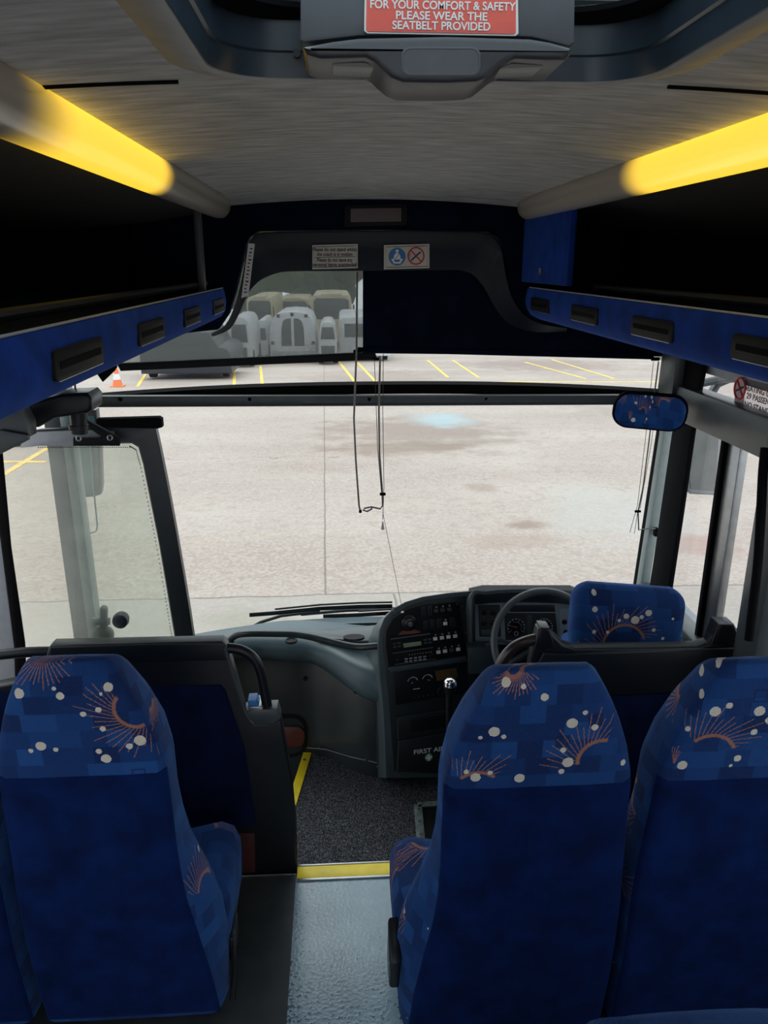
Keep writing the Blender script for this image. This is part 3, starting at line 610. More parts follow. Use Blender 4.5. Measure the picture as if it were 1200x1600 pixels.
# stickers on the moulding
YS = 2.917
def plate(name, lab, px0, py0, px1, py1):
    t_ = thing(name, lab, 'sticker', tuple(aty((px0+px1)/2, py1, YS)))
    bm = NB(); prism(bm, [aty(px0, py0+1, YS), aty(px1, py0-1, YS), aty(px1, py1-1, YS), aty(px0, py1+1, YS)], (0, .006, 0)); obj('backing', bm, 'sticker', t_, smooth=False)
    bm = NB(); a, b, c, dd = [aty(*p, YS-.0004) for p in ((px0+3, py0+4), (px1-3, py0+2), (px1-3, py1-4), (px0+3, py1-2))]
    tube(bm, [a, b, c, dd], .0011, 4, closed=True); obj('border', bm, 'ink', t_, smooth=False); return t_
t_ = plate('notice_sticker', 'cream notice with four small lines of black writing above the windscreen blinds', 488, 382, 559, 420)
for k, l in enumerate(('Please do not stand whilst', 'the coach is in motion', 'Please do not leave any', 'personal items unattended')):
    text('lettering', l, 'ink', t_, aty(523, 390+k*7.4+(1.5 if k > 1 else 0), YS-.001), (1, 0, 0), (0, 0, 1), .0185, bold=.0004, fit=[.158, .128, .128, .158][k])
bm = NB(); tube(bm, [aty(492, 402.3, YS-.0006), aty(555, 401, YS-.0006)], .0009, 4); obj('rule', bm, 'ink', t_)
t_ = plate('pictogram_sticker', 'cream sticker with blue seatbelt and red no smoking symbols', 600, 382, 671, 420)
c1 = aty(620.5, 401, YS-.0012); c2 = aty(650, 400, YS-.0012)
bm = NB(); prism(bm, disc_pts(c1, (1, 0, 0), (0, 0, 1), .031), (0, .0015, 0)); s1 = obj('blue_disc', bm, 'blueink', t_, smooth=False)
bm = NB(); prism(bm, disc_pts(c1+Vector((0, -.0006, .019)), (1, 0, 0), (0, 0, 1), .0055, 14), (0, .001, 0))
prism(bm, [c1+Vector((x, -.0006, z)) for x, z in ((-.005, .012), (.005, .012), (.011, .004), (.013, -.010), (-.013, -.010), (-.011, .004))], (0, .001, 0))
prism(bm, [c1+Vector((x, -.0006, z)) for x, z in ((-.02, -.007), (-.014, -.007), (-.008, -.018), (.008, -.018), (.014, -.007), (.02, -.007), (.02, -.011), (.012, -.024), (-.012, -.024), (-.02, -.011))], (0, .001, 0))
obj('belted_figure', bm, 'white', s1, smooth=False)
bm = NB(); tube(bm, [c1+Vector((.008, -.0012, .010)), c1+Vector((-.009, -.0012, -.009))], .0012, 5); obj('belt_mark', bm, 'blueink', s1)
bm = NB(); tube(bm, disc_pts(c2, (1, 0, 0), (0, 0, 1), .0285), .0028, 6, closed=True); tube(bm, [c2+Vector((-.02, 0, .02)), c2+Vector((.02, 0, -.02))], .0025, 6); obj('prohibition_ring', bm, 'redink', t_)
bm = NB(); tube(bm, [c2+Vector((-.018, .0006, -.016)), c2+Vector((.016, .0006, .014))], .0028, 6); tube(bm, [c2+Vector((-.02, .0006, -.006)), c2+Vector((-.022, .0006, .004)), c2+Vector((-.019, .0006, .01))], .001, 5); obj('cigarette', bm, 'ink', t_)
t_ = thing('strip_sticker', 'narrow white strip label on the left edge of the front moulding', 'sticker', tuple(aty(384, 465, 2.912)))
bm = NB(); prism(bm, [aty(*p, 2.912) for p in ((388, 380), (398, 381), (388, 462), (377, 466))], (0, .006, 0)); obj('backing', bm, 'white', t_, smooth=False)
bm = NB()
for i in range(13):
    f = (i+1)/14.5; a = Vector((389.5-11*f, 382+82*f, 0)); prism(bm, [aty(a.x+1.5, a.y, 2.9112), aty(a.x+6.5-1*(i % 3), a.y+.3, 2.9112), aty(a.x+6-1*(i % 3), a.y+2.0+(i % 2), 2.9112), aty(a.x+1.3, a.y+1.8, 2.9112)], (0, .0006, 0))
obj('print_marks', bm, 'ink', t_, smooth=False)
# ------------------------------------------------------------------ roller blinds
YL = 3.06
b_ = thing('roller_blind', 'see-through grey mesh blind drawn over the upper left windscreen', 'blind', (-.4, YL, 1.65), 'windscreen roller blinds')
bm = NB(); A = [aty(160, 568, YL), aty(568, 553, YL), aty(568, 380, YL), aty(160, 380, YL)]
prism(bm, A, (0, .0008, 0)); obj('mesh_screen', bm, 'mesh_blind', b_, smooth=False)
bm = NB(); prism(bm, [aty(182, 568, YL-.01), aty(586, 550, YL-.01), aty(590, 562, YL-.01), aty(188, 580, YL-.01)], (0, .025, 0), .004); obj('bottom_bar', bm, 'black', b_)
bm = NB(); tube(bm, [aty(584, 561, YL-.012), aty(594, 560.5, YL-.012)], .006, 8); obj('end_pin', bm, 'rubber', b_)
bm = NB()
prism(bm, [aty(148, 580, YL-.02), aty(160, 573, YL-.02), aty(183, 572, YL-.02), aty(178, 580, YL-.02), aty(160, 597, YL-.02)], (0, .02, 0), .003); obj('end_bracket', bm, 'rubber', b_)
b_ = thing('roller_blind', 'opaque navy blind drawn over the upper right windscreen', 'blind', (.7, 3.0, 1.65), 'windscreen roller blinds')
bm = NB(); prism(bm, [aty(567, 552, 3.02), aty(1035, 557, 3.02), aty(1035, 380, 3.02), aty(567, 380, 3.02)], (0, .0015, 0)); obj('screen', bm, 'navy', b_, smooth=False)
bm = NB(); prism(bm, [aty(559, 543, 3.01), aty(1020, 552, 3.01), aty(1024, 562, 3.01), aty(559, 550, 3.01)], (0, .02, 0), .004); obj('bottom_bar', bm, 'navy', b_)
bm = NB(); tube(bm, [aty(552, 549, 3.0), aty(566, 548, 3.0)], .006, 8); obj('end_pin', bm, 'rubber', b_)
bm = NB(); tube(bm, [aty(1018, 561, 3.0), aty(1030, 561, 3.0)], .007, 8); obj('end_pin', bm, 'rubber', b_)
# blind guide rods and pull cords
c_ = thing('blind_pull_rod', 'bent wire rods and cords hanging in the middle of the windscreen', 'blind rod', tuple(aty(580, 800, 2.98)))
bm = NB(); tube(bm, q([(558, 425), (557, 548), (553, 654), (556, 720), (561, 790), (563, 799)], 2.98), .0038, 8); tube(bm, q([(594, 556), (592, 640), (593, 710), (597, 765), (598, 790), (594, 795), (580, 792), (570, 794), (567, 797), (574, 799), (581, 795), (580, 792)], 2.985), .0038, 8)
obj('rod', bm, mat('bare_wire', (.16, .15, .14), .4, .1, metal=.5), c_)
bm = NB(); tube(bm, q([(585, 563), (588, 640), (590, 700), (596, 770)], 2.98), .0013, 5); tube(bm, q([(599, 553), (598, 640), (600, 760), (598, 812)], 2.98), .0013, 5); tube(bm, q([(598, 800), (604, 830), (614, 880), (627, 945)], 2.95), .001, 5); obj('cord', bm, 'cord', c_)
bm = NB(); p = aty(598, 772, 2.98); box(bm, p-Vector((.012, .005, .006)), p+Vector((.012, .005, .006)), .003); obj('clip', bm, 'rubber', c_)
bm = NB(); tube(bm, q([(563, 797), (563, 801)], 2.98), .006, 8); obj('end_stop', bm, 'rubber', c_)
bm = NB(); tube(bm, q([(598, 815), (598, 827)], 2.98), [.0025, .0075], 8); obj('cord_weight', bm, 'steel', c_)
c_ = thing('blind_pull_rod', 'thin wire rods and cords hanging beside the right windscreen pillar', 'blind rod', tuple(aty(1000, 830, 2.97)))
bm = NB(); tube(bm, q([(1029, 565), (1022, 620), (1014, 690), (1005, 760), (997, 800), (998, 828), (1012, 826), (1024, 826)], 2.97), .003, 8); obj('rod', bm, bpy.data.materials['bare_wire'], c_)
bm = NB(); tube(bm, q([(1034, 562), (1018, 690), (1000, 795)], 2.97), .0012, 5); tube(bm, q([(1021, 565), (1008, 690), (996, 790), (984, 832)], 2.97), .0012, 5); tube(bm, q([(997, 795), (993, 822), (991, 834)], 2.97), .0012, 5); obj('cord', bm, 'cord', c_)
bm = NB(); p = aty(997, 799, 2.97); box(bm, p-Vector((.014, .005, .005)), p+Vector((.012, .005, .005)), .003); obj('clip', bm, 'rubber', c_)
bm = NB(); p = aty(1026, 832, 2.97); box(bm, p-Vector((.008, .006, .018)), p+Vector((.008, .02, .018)), .003); obj('wall_clip', bm, 'rubber', c_)
# padded rail across the windscreen
r_ = thing('windscreen_rail', 'dark grey padded rail running across the whole windscreen', 'rail', (.1, 3.2, 1.42))
bm = NB()
def yr(px): return 3.22
secs = []
for i in range(31):
    px = 152+(1002-152)*i/30; x = aty(px, 620, 3.2).x; y = wsy(x)-.19
    zt = aty(px, 615-1.5*(i/30)+2, y).z; zb = aty(px, 635.5-4*(i/30), y).z
    hgt = zt-zb; secs.append([(x, y+.012, zb+.004), (x, y-.012, zb), (x, y-.020, zb+hgt*.3), (x, y-.014, zt-.004), (x, y, zt), (x, y+.018, zt-.004)])
loft(bm, secs); obj('padding', bm, 'frame_grey', r_)
bm = NB(); y = wsy(-.98)-.19; tube(bm, [aty(136, 627, y), aty(156, 625, y)], .02, 12); obj('end_sleeve', bm, 'pillar_grey', r_)
for px in (188, 390, 577, 760): 
    x = aty(px, 624, 3.2).x; y = wsy(x)-.21; bm = NB(); p = aty(px, 624, y); cyl(bm, p, p+Vector((0, .012, 0)), .008, 12); obj('fixing', bm, 'rubber', r_)
# ------------------------------------------------------------------ seats
TOPS = [(.955, .200), (1.03, .173), (1.09, .146), (1.13, .122), (1.145, .110), (1.154, .101), (1.158, .094)]
PAN = [(.02, .288), (.2, .274), (.35, .25), (.45, .230), (.53, .221), (.62, .217), (.87, .217)]+TOPS
FLR = [(.02, .305), (.22, .318), (.33, .310), (.42, .288), (.5, .258), (.58, .235), (.66, .224), (.75, .220), (.87, .220)]+[(a, b+.003) for a, b in TOPS]
FLI = [(.02, .243), (.5, .246), (.65, .236), (.87, .226)]+[(a, b+.003) for a, b in TOPS]
PIN = [(.02, .235), (.5, .237), (.65, .230), (.87, .220)]+TOPS
THK = [(0.02, .10), (.25, .15), (.5, .14), (.75, .11), (.95, .12), (1.05, .108), (1.12, .085), (1.145, .06), (1.158, .022)]
def backoff(z): return .085*(1-(z/1.15))**1.0+.02*math.exp(-((z-.3)/.25)**2)*-1+(max(0, z-1.06)/.1)**2*.022
def seat_section(z, aisle, off=0):
    """closed outline at height z; aisle=-1/+1 is the side with the deep bolster"""
    def half(s):
        wp = lerp_tab(PAN if s == aisle else PIN, z); wf = lerp_tab(FLR if s == aisle else FLI, z); t = lerp_tab(THK, z); y0 = backoff(z)
        r = .012; kk = min(1, max(0, (z-.92)/.16)); b1, b2, b3 = 1.12+(1-1.12)*kk, .86+.16*kk, .8+.24*kk
        return [(s*wp*.5, y0-.004), (s*(wp-r*2), y0-.002), (s*(wp-r*.5), y0+.003), (s*(wp), y0+r), (s*(wp*.5+wf*.5), y0+t*.35), (s*wf, y0+t*.72), (s*(wf-.008), y0+t*1.0), (s*(wf-.035), y0+t*b1), (s*(wf*.6), y0+t*b2), (s*wf*.25, y0+t*b3)]
    R = half(1); L = half(-1)[::-1]
    return R+L      # from rear centre right, round the front, to rear centre left
def seat(name, x, y, aisle, label, mfab, ws=1.0):
    t_ = thing(name, label, 'seat', (x, y, 0), 'patterned blue passenger seats')
    zs = [.03+i*(1.10-.03)/44 for i in range(45)]+[1.115, 1.13, 1.14, 1.148, 1.154, 1.158]
    secs = []; uvs = []
    for z in zs:
        s = [Vector((px*ws, py, z)) for px, py in seat_section(z, aisle)]
        # centre point at the rear to start the seam
        s = [Vector((0, s[0].y, z))]+s
        # arc length uv
        us = [s[0].x]; 
        n = len(s)
        u = []
        for i in range(n):
            p = s[i]
            u.append((p.x+(1 if p.x > 0 else -1)*(p.y-s[0].y)*.9, z-(p.y-backoff(z))*0.0+max(0, z-1.0)*0))
        u.append(u[0]); uvs.append([(a+x, b) for a, b in u])
        secs.append([p+Vector((x, y, 0)) for p in s])
    bm = NB(); loft(bm, secs, uvs=uvs); back = obj('backrest', bm, mfab, t_, angle=70)
    # dark velour panel over the rear face
    bm = NB(); secs = []
    zz = [.03, .035]+[.04+i*.02 for i in range(41)]+[.85, .862, .866]
    for i, z in enumerate(zz):
        e = min(1, (z-.03)/.02, (.866-z)/.012); row = []
        wl = lerp_tab(PAN if aisle < 0 else PIN, z)*ws; wr = lerp_tab(PAN if aisle > 0 else PIN, z)*ws; y0 = backoff(z)
        L_ = [(-wl-.001, .012), (-wl+.003, .001), (-wl+.012, -.006)]; R_ = [(wr-.012, -.006), (wr-.003, .001), (wr+.001, .012)]
        Mi = [(-wl+.03+(wl+wr-.06)*j/8, -.008-.003*math.sin(j/8*PI)) for j in range(9)]
        for px, dy in L_+Mi+R_: row.append((x+px, y+y0+(dy if dy > 0 else dy*e+(1-e)*.004), z))
        secs.append(row)
    loft(bm, secs, closed_sec=False); obj('rear_panel', bm, 'velour', t_, angle=70)
    # cushion
    bm = NB(); sec = []; uv = []; wa, wi = (.312*ws if ws == 1 else .285, .235*ws)
    for fy, fs, dz in ((.16, .88, -.02), (.18, .97, 0), (.26, 1, 0), (.36, 1, .004), (.41, 1, .008), (.45, .99, -.004), (.475, .97, -.03), (.48, .93, -.07)):
        pts = [(-1.0, .17), (-1.01, .23), (-1.01, .30), (-.95, .345), (-.82, .362), (-.62, .35), (-.3, .33), (.3, .33), (.62, .35), (.82, .362), (.95, .345), (1.01, .30), (1.01, .23), (1.0, .17)]
        wd = lambda u: (wa if u*aisle > 0 else wi)*u
        row = [(x+wd(px)*fs, y+fy, pz+(dz if pz > .24 else 0)) for px, pz in pts]; sec.append(row)
        u = [(x+wd(px)+(0 if abs(px) < .9 else (.33-pz)*(1 if px > 0 else -1)), fy+5) for px, pz in pts]; uv.append(u+[u[0]])
    loft(bm, sec, uvs=uv); obj('cushion', bm, mfab, t_, angle=70)
    bm = NB(); box(bm, (x-.2, y+.19, .13), (x+.2, y+.44, .19), .01); box(bm, (x-.2, y+.22, .02), (x+.2, y+.3, .15), .008); box(bm, (x-.2, y+.19, .002), (x+.2, y+.44, .03), .006); obj('base_frame', bm, 'black', t_)
    return t_
def dots(lst): return lst
# pattern layout measured on each seat's rear face (u = x, v = height)
def uvp(px, py, y): p = aty(px, py, y); return p.x, p.z
def mk(name, y, fans, ds, cf):
    F_ = [(*uvp(a, b, y), rot, r0, r1, sp) for a, b, rot, r0, r1, sp in fans]
    F_ += [(x_, y_, r_, .045, .13, 1.2) for x_, y_, r_ in cf]
    D_ = [(*uvp(a, b, y), r) for a, b, r in ds]; return moquette(name, F_, D_, band=1.03)
fabL = mk('moquette_left', 1.56, [(216, 1102, 3.75, .05, .135, 1.35), (55, 1018, 4.9, .02, .09, 1.2), (265, 1110, 4.9, .02, .06, 1.0)],
          [(32, 1078, .0125), (98, 1081, .009), (173, 1068, .011), (66, 1162, .012), (50, 1170, .006), (89, 1168, .006), (133, 1110, .007), (157, 1103, .007), (163, 1134, .007), (167, 1183, .012), (156, 1171, .007), (221, 1154, .014), (204, 1163, .008), (88, 1070, .005), (161, 1078, .004)], [(-.44, 5.42, 1.0), (-.62, 5.33, 2.5), (-.30, .42, 1.6)])
fabR = mk('moquette_right', 1.46, [(1000, 1130, 0, .001, .002, .1), (938, 1185, 2.35, .055, .14, 1.0), (745, 1240, 1.6, .06, .125, .75), (800, 1043, 4.8, .02, .07, 1.2)],
          [(788, 1063, .011), (816, 1068, .006), (848, 1083, .009), (770, 1138, .013), (748, 1148, .005), (785, 1146, .006), (891, 1124, .013), (911, 1107, .006), (927, 1131, .008), (878, 1168, .007), (886, 1188, .013), (876, 1203, .007), (742, 1213, .012), (765, 1205, .006), (811, 1214, .012), (975, 1190, .008), (727, 1204, .006)], [(.23, 5.44, 4.9), (.42, 5.36, 1.2), (.06, .42, 3.6), (.13, 5.3, 2.)])
fabR2 = mk('moquette_far_right', 1.46, [(1105, 1180, 1.35, .06, .14, 1.0), (1035, 1100, 3.7, .02, .08, 1.1), (1050, 1195, 1.6, .01, .055, .35)],
           [(1112, 1106, .013), (1134, 1096, .008), (1181, 1105, .013), (1085, 1085, .009), (1074, 1065, .009), (1112, 1042, .011), (1150, 1182, .009), (1174, 1139, .008), (1064, 1194, .012), (1069, 1136, .007), (1140, 1194, .004), (1196, 1120, .009)], [(1.0, 5.38, 1.2), (.66, .75, 3.4), (.62, .45, 1.5), (1.1, 1.0, 2.)])
fabL2 = moquette('moquette_far_left', [(-1.1, 1.0, 1.2, .05, .13, 1.2)], [])
fabR3 = moquette('moquette_second_row', [(.42, 1.09, 4.2, .03, .1, 1.2), (.4, 5.3, 1.2, .05, .13, 1.2)], [])
seat('passenger_seat', -.615, 1.54, 1, 'blue patterned seat in the front row, left of the aisle', fabL, .89)
seat('passenger_seat', -1.075, 1.54, -1, 'dark blue window seat at the left edge, mostly out of frame', fabL2, .89)
sr = seat('passenger_seat', .442, 1.44, -1, 'blue patterned seat in the front row, right of the aisle', fabR)
seat('passenger_seat', .945, 1.44, 1, 'blue patterned front row window seat at the right edge', fabR2)
seat('passenger_seat', .42, .592, -1, 'blue seat top showing at the bottom right corner, second row', fabR3)
# recline gear on the left seat, folded armrest on the right seat
bm = NB(); L1 = [o for o in C.objects if o.name == 'passenger_seat'][0]
tube(bm, [(-.335, 1.84, .20), (-.332, 1.78, .19), (-.328, 1.73, .14), (-.325, 1.70, .08), (-.33, 1.66, .02)], .008, 8, smooth=4); box(bm, (-.345, 1.72, .10), (-.325, 1.82, .18), .006); obj('recline_lever', bm, 'blackgloss', L1)
bm = NB(); cyl(bm, (-.352, 1.80, .19), (-.33, 1.80, .19), .016, 14); obj('pivot_bolt', bm, 'chrome', L1)
bm = NB(); prism(bm, [(.108, 1.58, .29), (.108, 1.64, .31), (.108, 1.68, .14), (.108, 1.64, .10), (.108, 1.58, .13), (.108, 1.55, .25)], (.03, 0, 0), .008); obj('folded_armrest', bm, 'blackgloss', sr)
# ------------------------------------------------------------------ partitions
def partition_left():
    Yp = 2.17
    t_ = thing('partition', 'black partition with navy carpet inset and grab rails, behind the entrance on the left', 'partition', (-.6, Yp, 0))
    o_ = [(76, 1012), (84, 1009), (346, 1003), (353, 1008), (368, 1060), (384, 1118), (398, 1132), (428, 1132), (438, 1124), (445, 1160), (455, 1215), (462, 1290), (464, 1366), (300, 1372), (-190, 1390), (-190, 1110), (-60, 1085), (60, 1060)]
    bm = NB(); prism(bm, [aty(*p, Yp) for p in o_], (0, .05, 0), .006, 3); obj('panel', bm, 'blackgloss', t_)
    bm = NB(); prism(bm, [aty(*p, Yp-.004) for p in [(78, 1011), (346, 1005), (352, 1012), (358, 1032), (74, 1038)]], (0, .058, 0), .004, 3); obj('top_cap', bm, 'blackgloss', t_)
    bm = NB(); prism(bm, [aty(*p, Yp-.008) for p in [(-180, 1090), (240, 1073), (345, 1072), (352, 1080), (382, 1170), (400, 1285), (402, 1290), (300, 1294), (-180, 1310)]], (0, .012, 0), .003); obj('carpet_inset', bm, 'insert', t_)
    bm = NB(); prism(bm, [aty(*p, Yp-.003) for p in [(370, 1303), (398, 1303), (399, 1364), (372, 1366)]], (0, .01, 0), .002); obj('red_edge', bm, 'redcarpet', t_)
    bm = NB(); tube(bm, q([(347, 1012), (375, 1015), (395, 1027), (406, 1048), (412, 1075), (417, 1100), (419, 1124)], Yp+.02), .0165, 14, smooth=4); obj('grab_rail', bm, 'blackgloss', t_)
    bm = NB(); tube(bm, q([(82, 1018), (30, 1020), (-60, 1030), (-160, 1040)], Yp+.02), .0165, 14, smooth=4); obj('grab_rail', bm, 'blackgloss', t_)
    bm = NB(); prism(bm, [aty(*p, Yp-.006) for p in [(382, 1112), (396, 1110), (433, 1108), (438, 1124), (428, 1133), (398, 1133), (388, 1126)]], (0, .06, 0), .005, 2); obj('rail_socket', bm, 'frame_grey', t_)
    bm = NB(); prism(bm, q([(386, 1104), (410, 1104), (412, 1113), (390, 1113)], Yp-.004), (0, .07, 0), .004, 3); obj('coat_hook_plate', bm, 'steel', t_)
    bm = NB(); prism(bm, q([(387, 1096), (400, 1095), (405, 1104), (387, 1104)], Yp), (0, .05, 0), .003, 3); obj('blue_pad', bm, 'blueink', t_)
    # interior face of the opening (lighter bevel)
    bm = NB(); tube(bm, q([(351, 1010), (358, 1035), (372, 1078), (386, 1118), (396, 1130)], Yp-.002), .006, 8, smooth=3); obj('bevel_strip', bm, 'frame_grey', t_)
partition_left()
def partition_right():
    Yp = 2.2
    t_ = thing('partition', "dark partition with raised rail mounts behind the driver's seat", 'partition', (.95, Yp, 0))
    o_ = [(826, 1055), (830, 1030), (841, 985), (846, 982), (858, 983), (866, 994), (880, 1008), (900, 1014), (1000, 1013), (1090, 1011), (1108, 1006), (1118, 990), (1124, 977), (1136, 974), (1148, 976), (1156, 990), (1164, 1008), (1166, 1030), (1160, 1500), (800, 1510), (790, 1240)]
    bm = NB(); prism(bm, [aty(*p, Yp) for p in o_], (0, .05, 0), .008, 3); obj('panel', bm, 'blackgloss', t_)
    bm = NB(); prism(bm, [aty(*p, Yp-.012) for p in [(832, 1052), (850, 1020), (880, 1022), (1165, 1012), (1166, 1032), (1163, 1076), (1000, 1086), (860, 1092), (828, 1095)]], (0, .014, 0), .005, 3); obj('top_band', bm, 'blackgloss', t_)
    bm = NB(); prism(bm, [aty(*p, Yp-.006) for p in [(845, 1094), (1160, 1078), (1155, 1490), (815, 1500)]], (0, .01, 0), .003); obj('carpet_inset', bm, 'insert', t_)
    bm = NB(); tube(bm, q([(852, 998), (830, 1000), (805, 1010), (788, 1028), (778, 1050), (772, 1090), (770, 1160)], Yp+.02), .0185, 14, smooth=4); obj('grab_rail', bm, mat('worn_brown_black_rail', (.022, .014, .012), .28, .4, 12), t_)
    bm = NB(); tube(bm, q([(1150, 990), (1172, 994), (1196, 1004), (1212, 1025), (1220, 1070)], Yp+.02), .0185, 14, smooth=4); obj('grab_rail', bm, 'blackgloss', t_)
    bm = NB()
    for a in ([(838, 1018), (845, 982), (860, 983), (868, 1012)], [(1112, 1008), (1124, 976), (1148, 976), (1160, 1006)]): prism(bm, [aty(*p, Yp-.006) for p in a], (0, .065, 0), .008, 3)
    obj('rail_mount', bm, 'blackgloss', t_)
partition_right()
# ------------------------------------------------------------------ driver's seat
t_ = thing('driver_seat', "driver's seat with a wide patterned blue headrest above the partition", 'seat', (1.02, 2.4, -.3))
F_ = [(*uvp(972, 1005, 2.42), 1.75, .075, .16, 1.5)]
D_ = [(*uvp(a, b, 2.42), r) for a, b, r in [(928, 934, .009), (927, 955, .010), (976, 962, .010), (990, 967, .015), (1000, 962, .008), (1011, 955, .012), (965, 969, .006), (1019, 981, .007), (954, 1007, .012), (926, 987, .007), (1004, 1012, .009), (1033, 994, .006), (1049, 962, .005), (947, 987, .006), (1068, 993, .006)]]
fabD = moquette('moquette_driver', F_+[(1.0, 5.3, 1.2, .06, .14, 1.2), (.9, 2.9, 1.2, .05, .12, 1.2)], D_, band=.85)
bm = NB(); secs = []; uvs = []
cx, w0 = 1.02, .205
for i in range(25):
    z = .66+(.905-.66)*i/24; f = i/24
    wd = w0*(1-.0*f)*(1-max(0, (f-.72)/.28)**3*.22)*(1-max(0, (.25-f)/.25)**2*.03); tk = .11*(1-max(0, (f-.7)/.3)**2.2*.75)
    tl = .012*(1-f)
    row = []; uu = []
    for (a, b) in rrect(wd*2, tk, min(.045, tk*.45), 6, 0, 0):
        p = (cx+a, 2.46+b+tl*0, z+(.006-.02*(a/.2))*f); row.append(p); uu.append((p[0], z+(b+tk/2)*(.5 if b > -tk/2+.03 else 0)))
    secs.append(row); uvs.append(uu+[uu[0]])
loft(bm, secs, uvs=uvs); obj('headrest', bm, fabD, t_, angle=80)
bm = NB(); secs = []; uvs = []
for i in range(20):
    z = -.0+.68*i/19; row = []; uu = []
    for (a, b) in rrect(.5-.06*(i/19), .13, .05, 5, 0, 0): row.append((1.03+a, 2.50+.02*(1-i/19)+b, z)); uu.append((1.03+a, z))
    secs.append(row); uvs.append(uu+[uu[0]])
loft(bm, secs, uvs=uvs); obj('backrest', bm, fabD, t_, angle=80)
bm = NB(); box(bm, (.8, 2.46, .02), (1.26, 2.92, .13), .04, 4); uvl = bm.loops.layers.uv.verify()
for f in bm.faces:
    for l in f.loops: l[uvl].uv = (l.vert.co.x, l.vert.co.y+2.8)
obj('cushion', bm, fabD, t_)
bm = NB(); box(bm, (.86, 2.5, -.299), (1.2, 2.88, .03), .02); obj('pedestal', bm, 'black', t_)
# ------------------------------------------------------------------ dashboard, left side
d_ = thing('dashboard', 'curved teal grey dashboard shelf in front of the entrance', 'dashboard', (-.3, 3.3, -.3))
def yfront(x):   # front line of the panel in plan
    return interp([(-1.05, 3.28), (-.8, 3.30), (-.5, 3.31), (-.19, 3.265), (.16, 3.045), (.2, 3.03)], x)
XD = [-1.05+i*(1.225/32) for i in range(33)]
def ztop(x): return interp([(-1.05, .30), (-.6, .32), (-.3, .33), (.22, .27)], x)
def zroll(x): return interp([(-1.05, .20), (-.5, .215), (-.2, .215), (.16, .12), (.22, .10)], x)
bm = NB(); secs = []
for x in XD:
    yf = yfront(x); zt = ztop(x); zr = zroll(x); yb = wsy(x)-.005
    ymid = min(yf+.05, yb-.03)
    secs.append([(x, yf+.06, zr-.02), (x, yf-.005, zr-.012), (x, yf-.03, zr+.01), (x, yf-.045, zr+.04), (x, yf-.04, zr+.07), (x, yf-.02, zt-.02), (x, yf+.01, zt-.004), (x, ymid, zt), (x, (ymid+yb)/2, zt-.004), (x, yb, zt-.01), (x, yb, zr-.02)])
loft(bm, secs); obj('top_moulding', bm, 'teal_grey', d_, angle=60)
bm = NB(); secs = []
for x in XD[:]:
    yf = yfront(x); zr = zroll(x); secs.append([(x, yf, -.3 if x > -.2 else -.58), (x, yf-.004, -.2), (x, yf-.006, zr-.05), (x, yf-.002, zr-.008), (x, yf+.02, zr-.008), (x, yf+.02, -.3 if x > -.2 else -.58)])
loft(bm, secs); kp = obj('kick_panel', bm, 'kick', d_, angle=60)
def on_dash(px, py, d=.008):   # point on the panel's front
    y = 3.2
    for _ in range(12): p = aty(px, py, y); y = yfront(p.x)-d
    return aty(px, py, y)
for px, py in ((477, 1060), (556, 1080), (589, 1075), (590, 1198), (498, 1168), (571, 1188)):
    bm = NB(); p = on_dash(px, py); r = .011 if py < 1081 and px < 580 else .005; cyl(bm, p+Vector((0, .006, 0)), p-Vector((0, .004, 0)), r, 16); cyl(bm, p-Vector((0, .003, 0)), p-Vector((0, .006, 0)), r*.45, 10); obj('screw', bm, 'blackgloss' if r > .01 else 'steel', d_)
bm = NB(); tube(bm, [on_dash(590, 1072+i*17, .012) for i in range(8)], .003, 6); obj('edge_bead', bm, 'frame_grey', d_)
bm = NB(); tube(bm, [on_dash(px, py, .012) for px, py in ((480, 1168), (510, 1171), (550, 1183), (590, 1192))], .004, 6); obj('skirting_bead', bm, 'frame_grey', d_)
bm = NB(); loft(bm, [[on_dash(450+x*1.0, 1150+y, dd) for x, y in rrect(56*sc2, 62*sc2, 22*sc2, 5)] for dd, sc2 in ((.0, 1.08), (.012, 1.06), (.012, .94), (.002, .9))]); obj('recess_rim', bm, 'black', d_)
bm = NB(); secs = [[on_dash(452+x, 1152+y, dd) for x, y in rrect(50*s2, 34*s2, 14*s2, 5)] for dd, s2 in ((.004, 1), (.016, .96), (.02, .7))]; loft(bm, secs); obj('step_lamp_cover', bm, mat('dull_red_brown_lens', (.11, .032, .025), .3, .2), d_)
# cup recess, dark tray by the windscreen, speaker grille
bm = NB(); p = atz(455, 1001, .338); tube(bm, disc_pts(p, (1, 0, 0), (0, 1, 0), .024), .006, 8, closed=True); prism(bm, disc_pts(p-Vector((0, 0, .002)), (1, 0, 0), (0, 1, 0), .022), (0, 0, .003)); obj('air_outlet', bm, 'black', d_)
bm = NB(); pr = [atz(px, py, .335) for px, py in ((470, 986), (500, 984), (590, 976), (592, 1000), (560, 1001), (500, 996))]; prism(bm, pr, (0, 0, -.02), .003); obj('tray', bm, 'kick', d_)
bm = NB(); p = atz(553, 996, .338); prism(bm, [p+Vector((.05*math.cos(a*PI/12), .028*math.sin(a*PI/12), 0)) for a in range(24)], (0, 0, .004)); obj('speaker_grille', bm, 'black', d_)
# hand rail over the dashboard
t_ = thing('dash_handrail', 'dark bent grab rail crossing the top of the dashboard', 'handrail', tuple(aty(358, 1015, 3.1)))
bm = NB(); tube(bm, [aty(*p, yy) for p, yy in (((361, 1040), 3.16), ((360, 1005), 3.12), ((366, 994), 3.1), ((385, 990), 3.08), ((425, 990), 3.07), ((460, 991), 3.06), ((490, 996), 3.04), ((530, 1006), 3.02), ((560, 1011), 3.0), ((592, 1009), 3.0))], .0155, 14, smooth=5); obj('rail', bm, mat('teal_black_tube', (.02, .03, .034), .28, .15), t_)
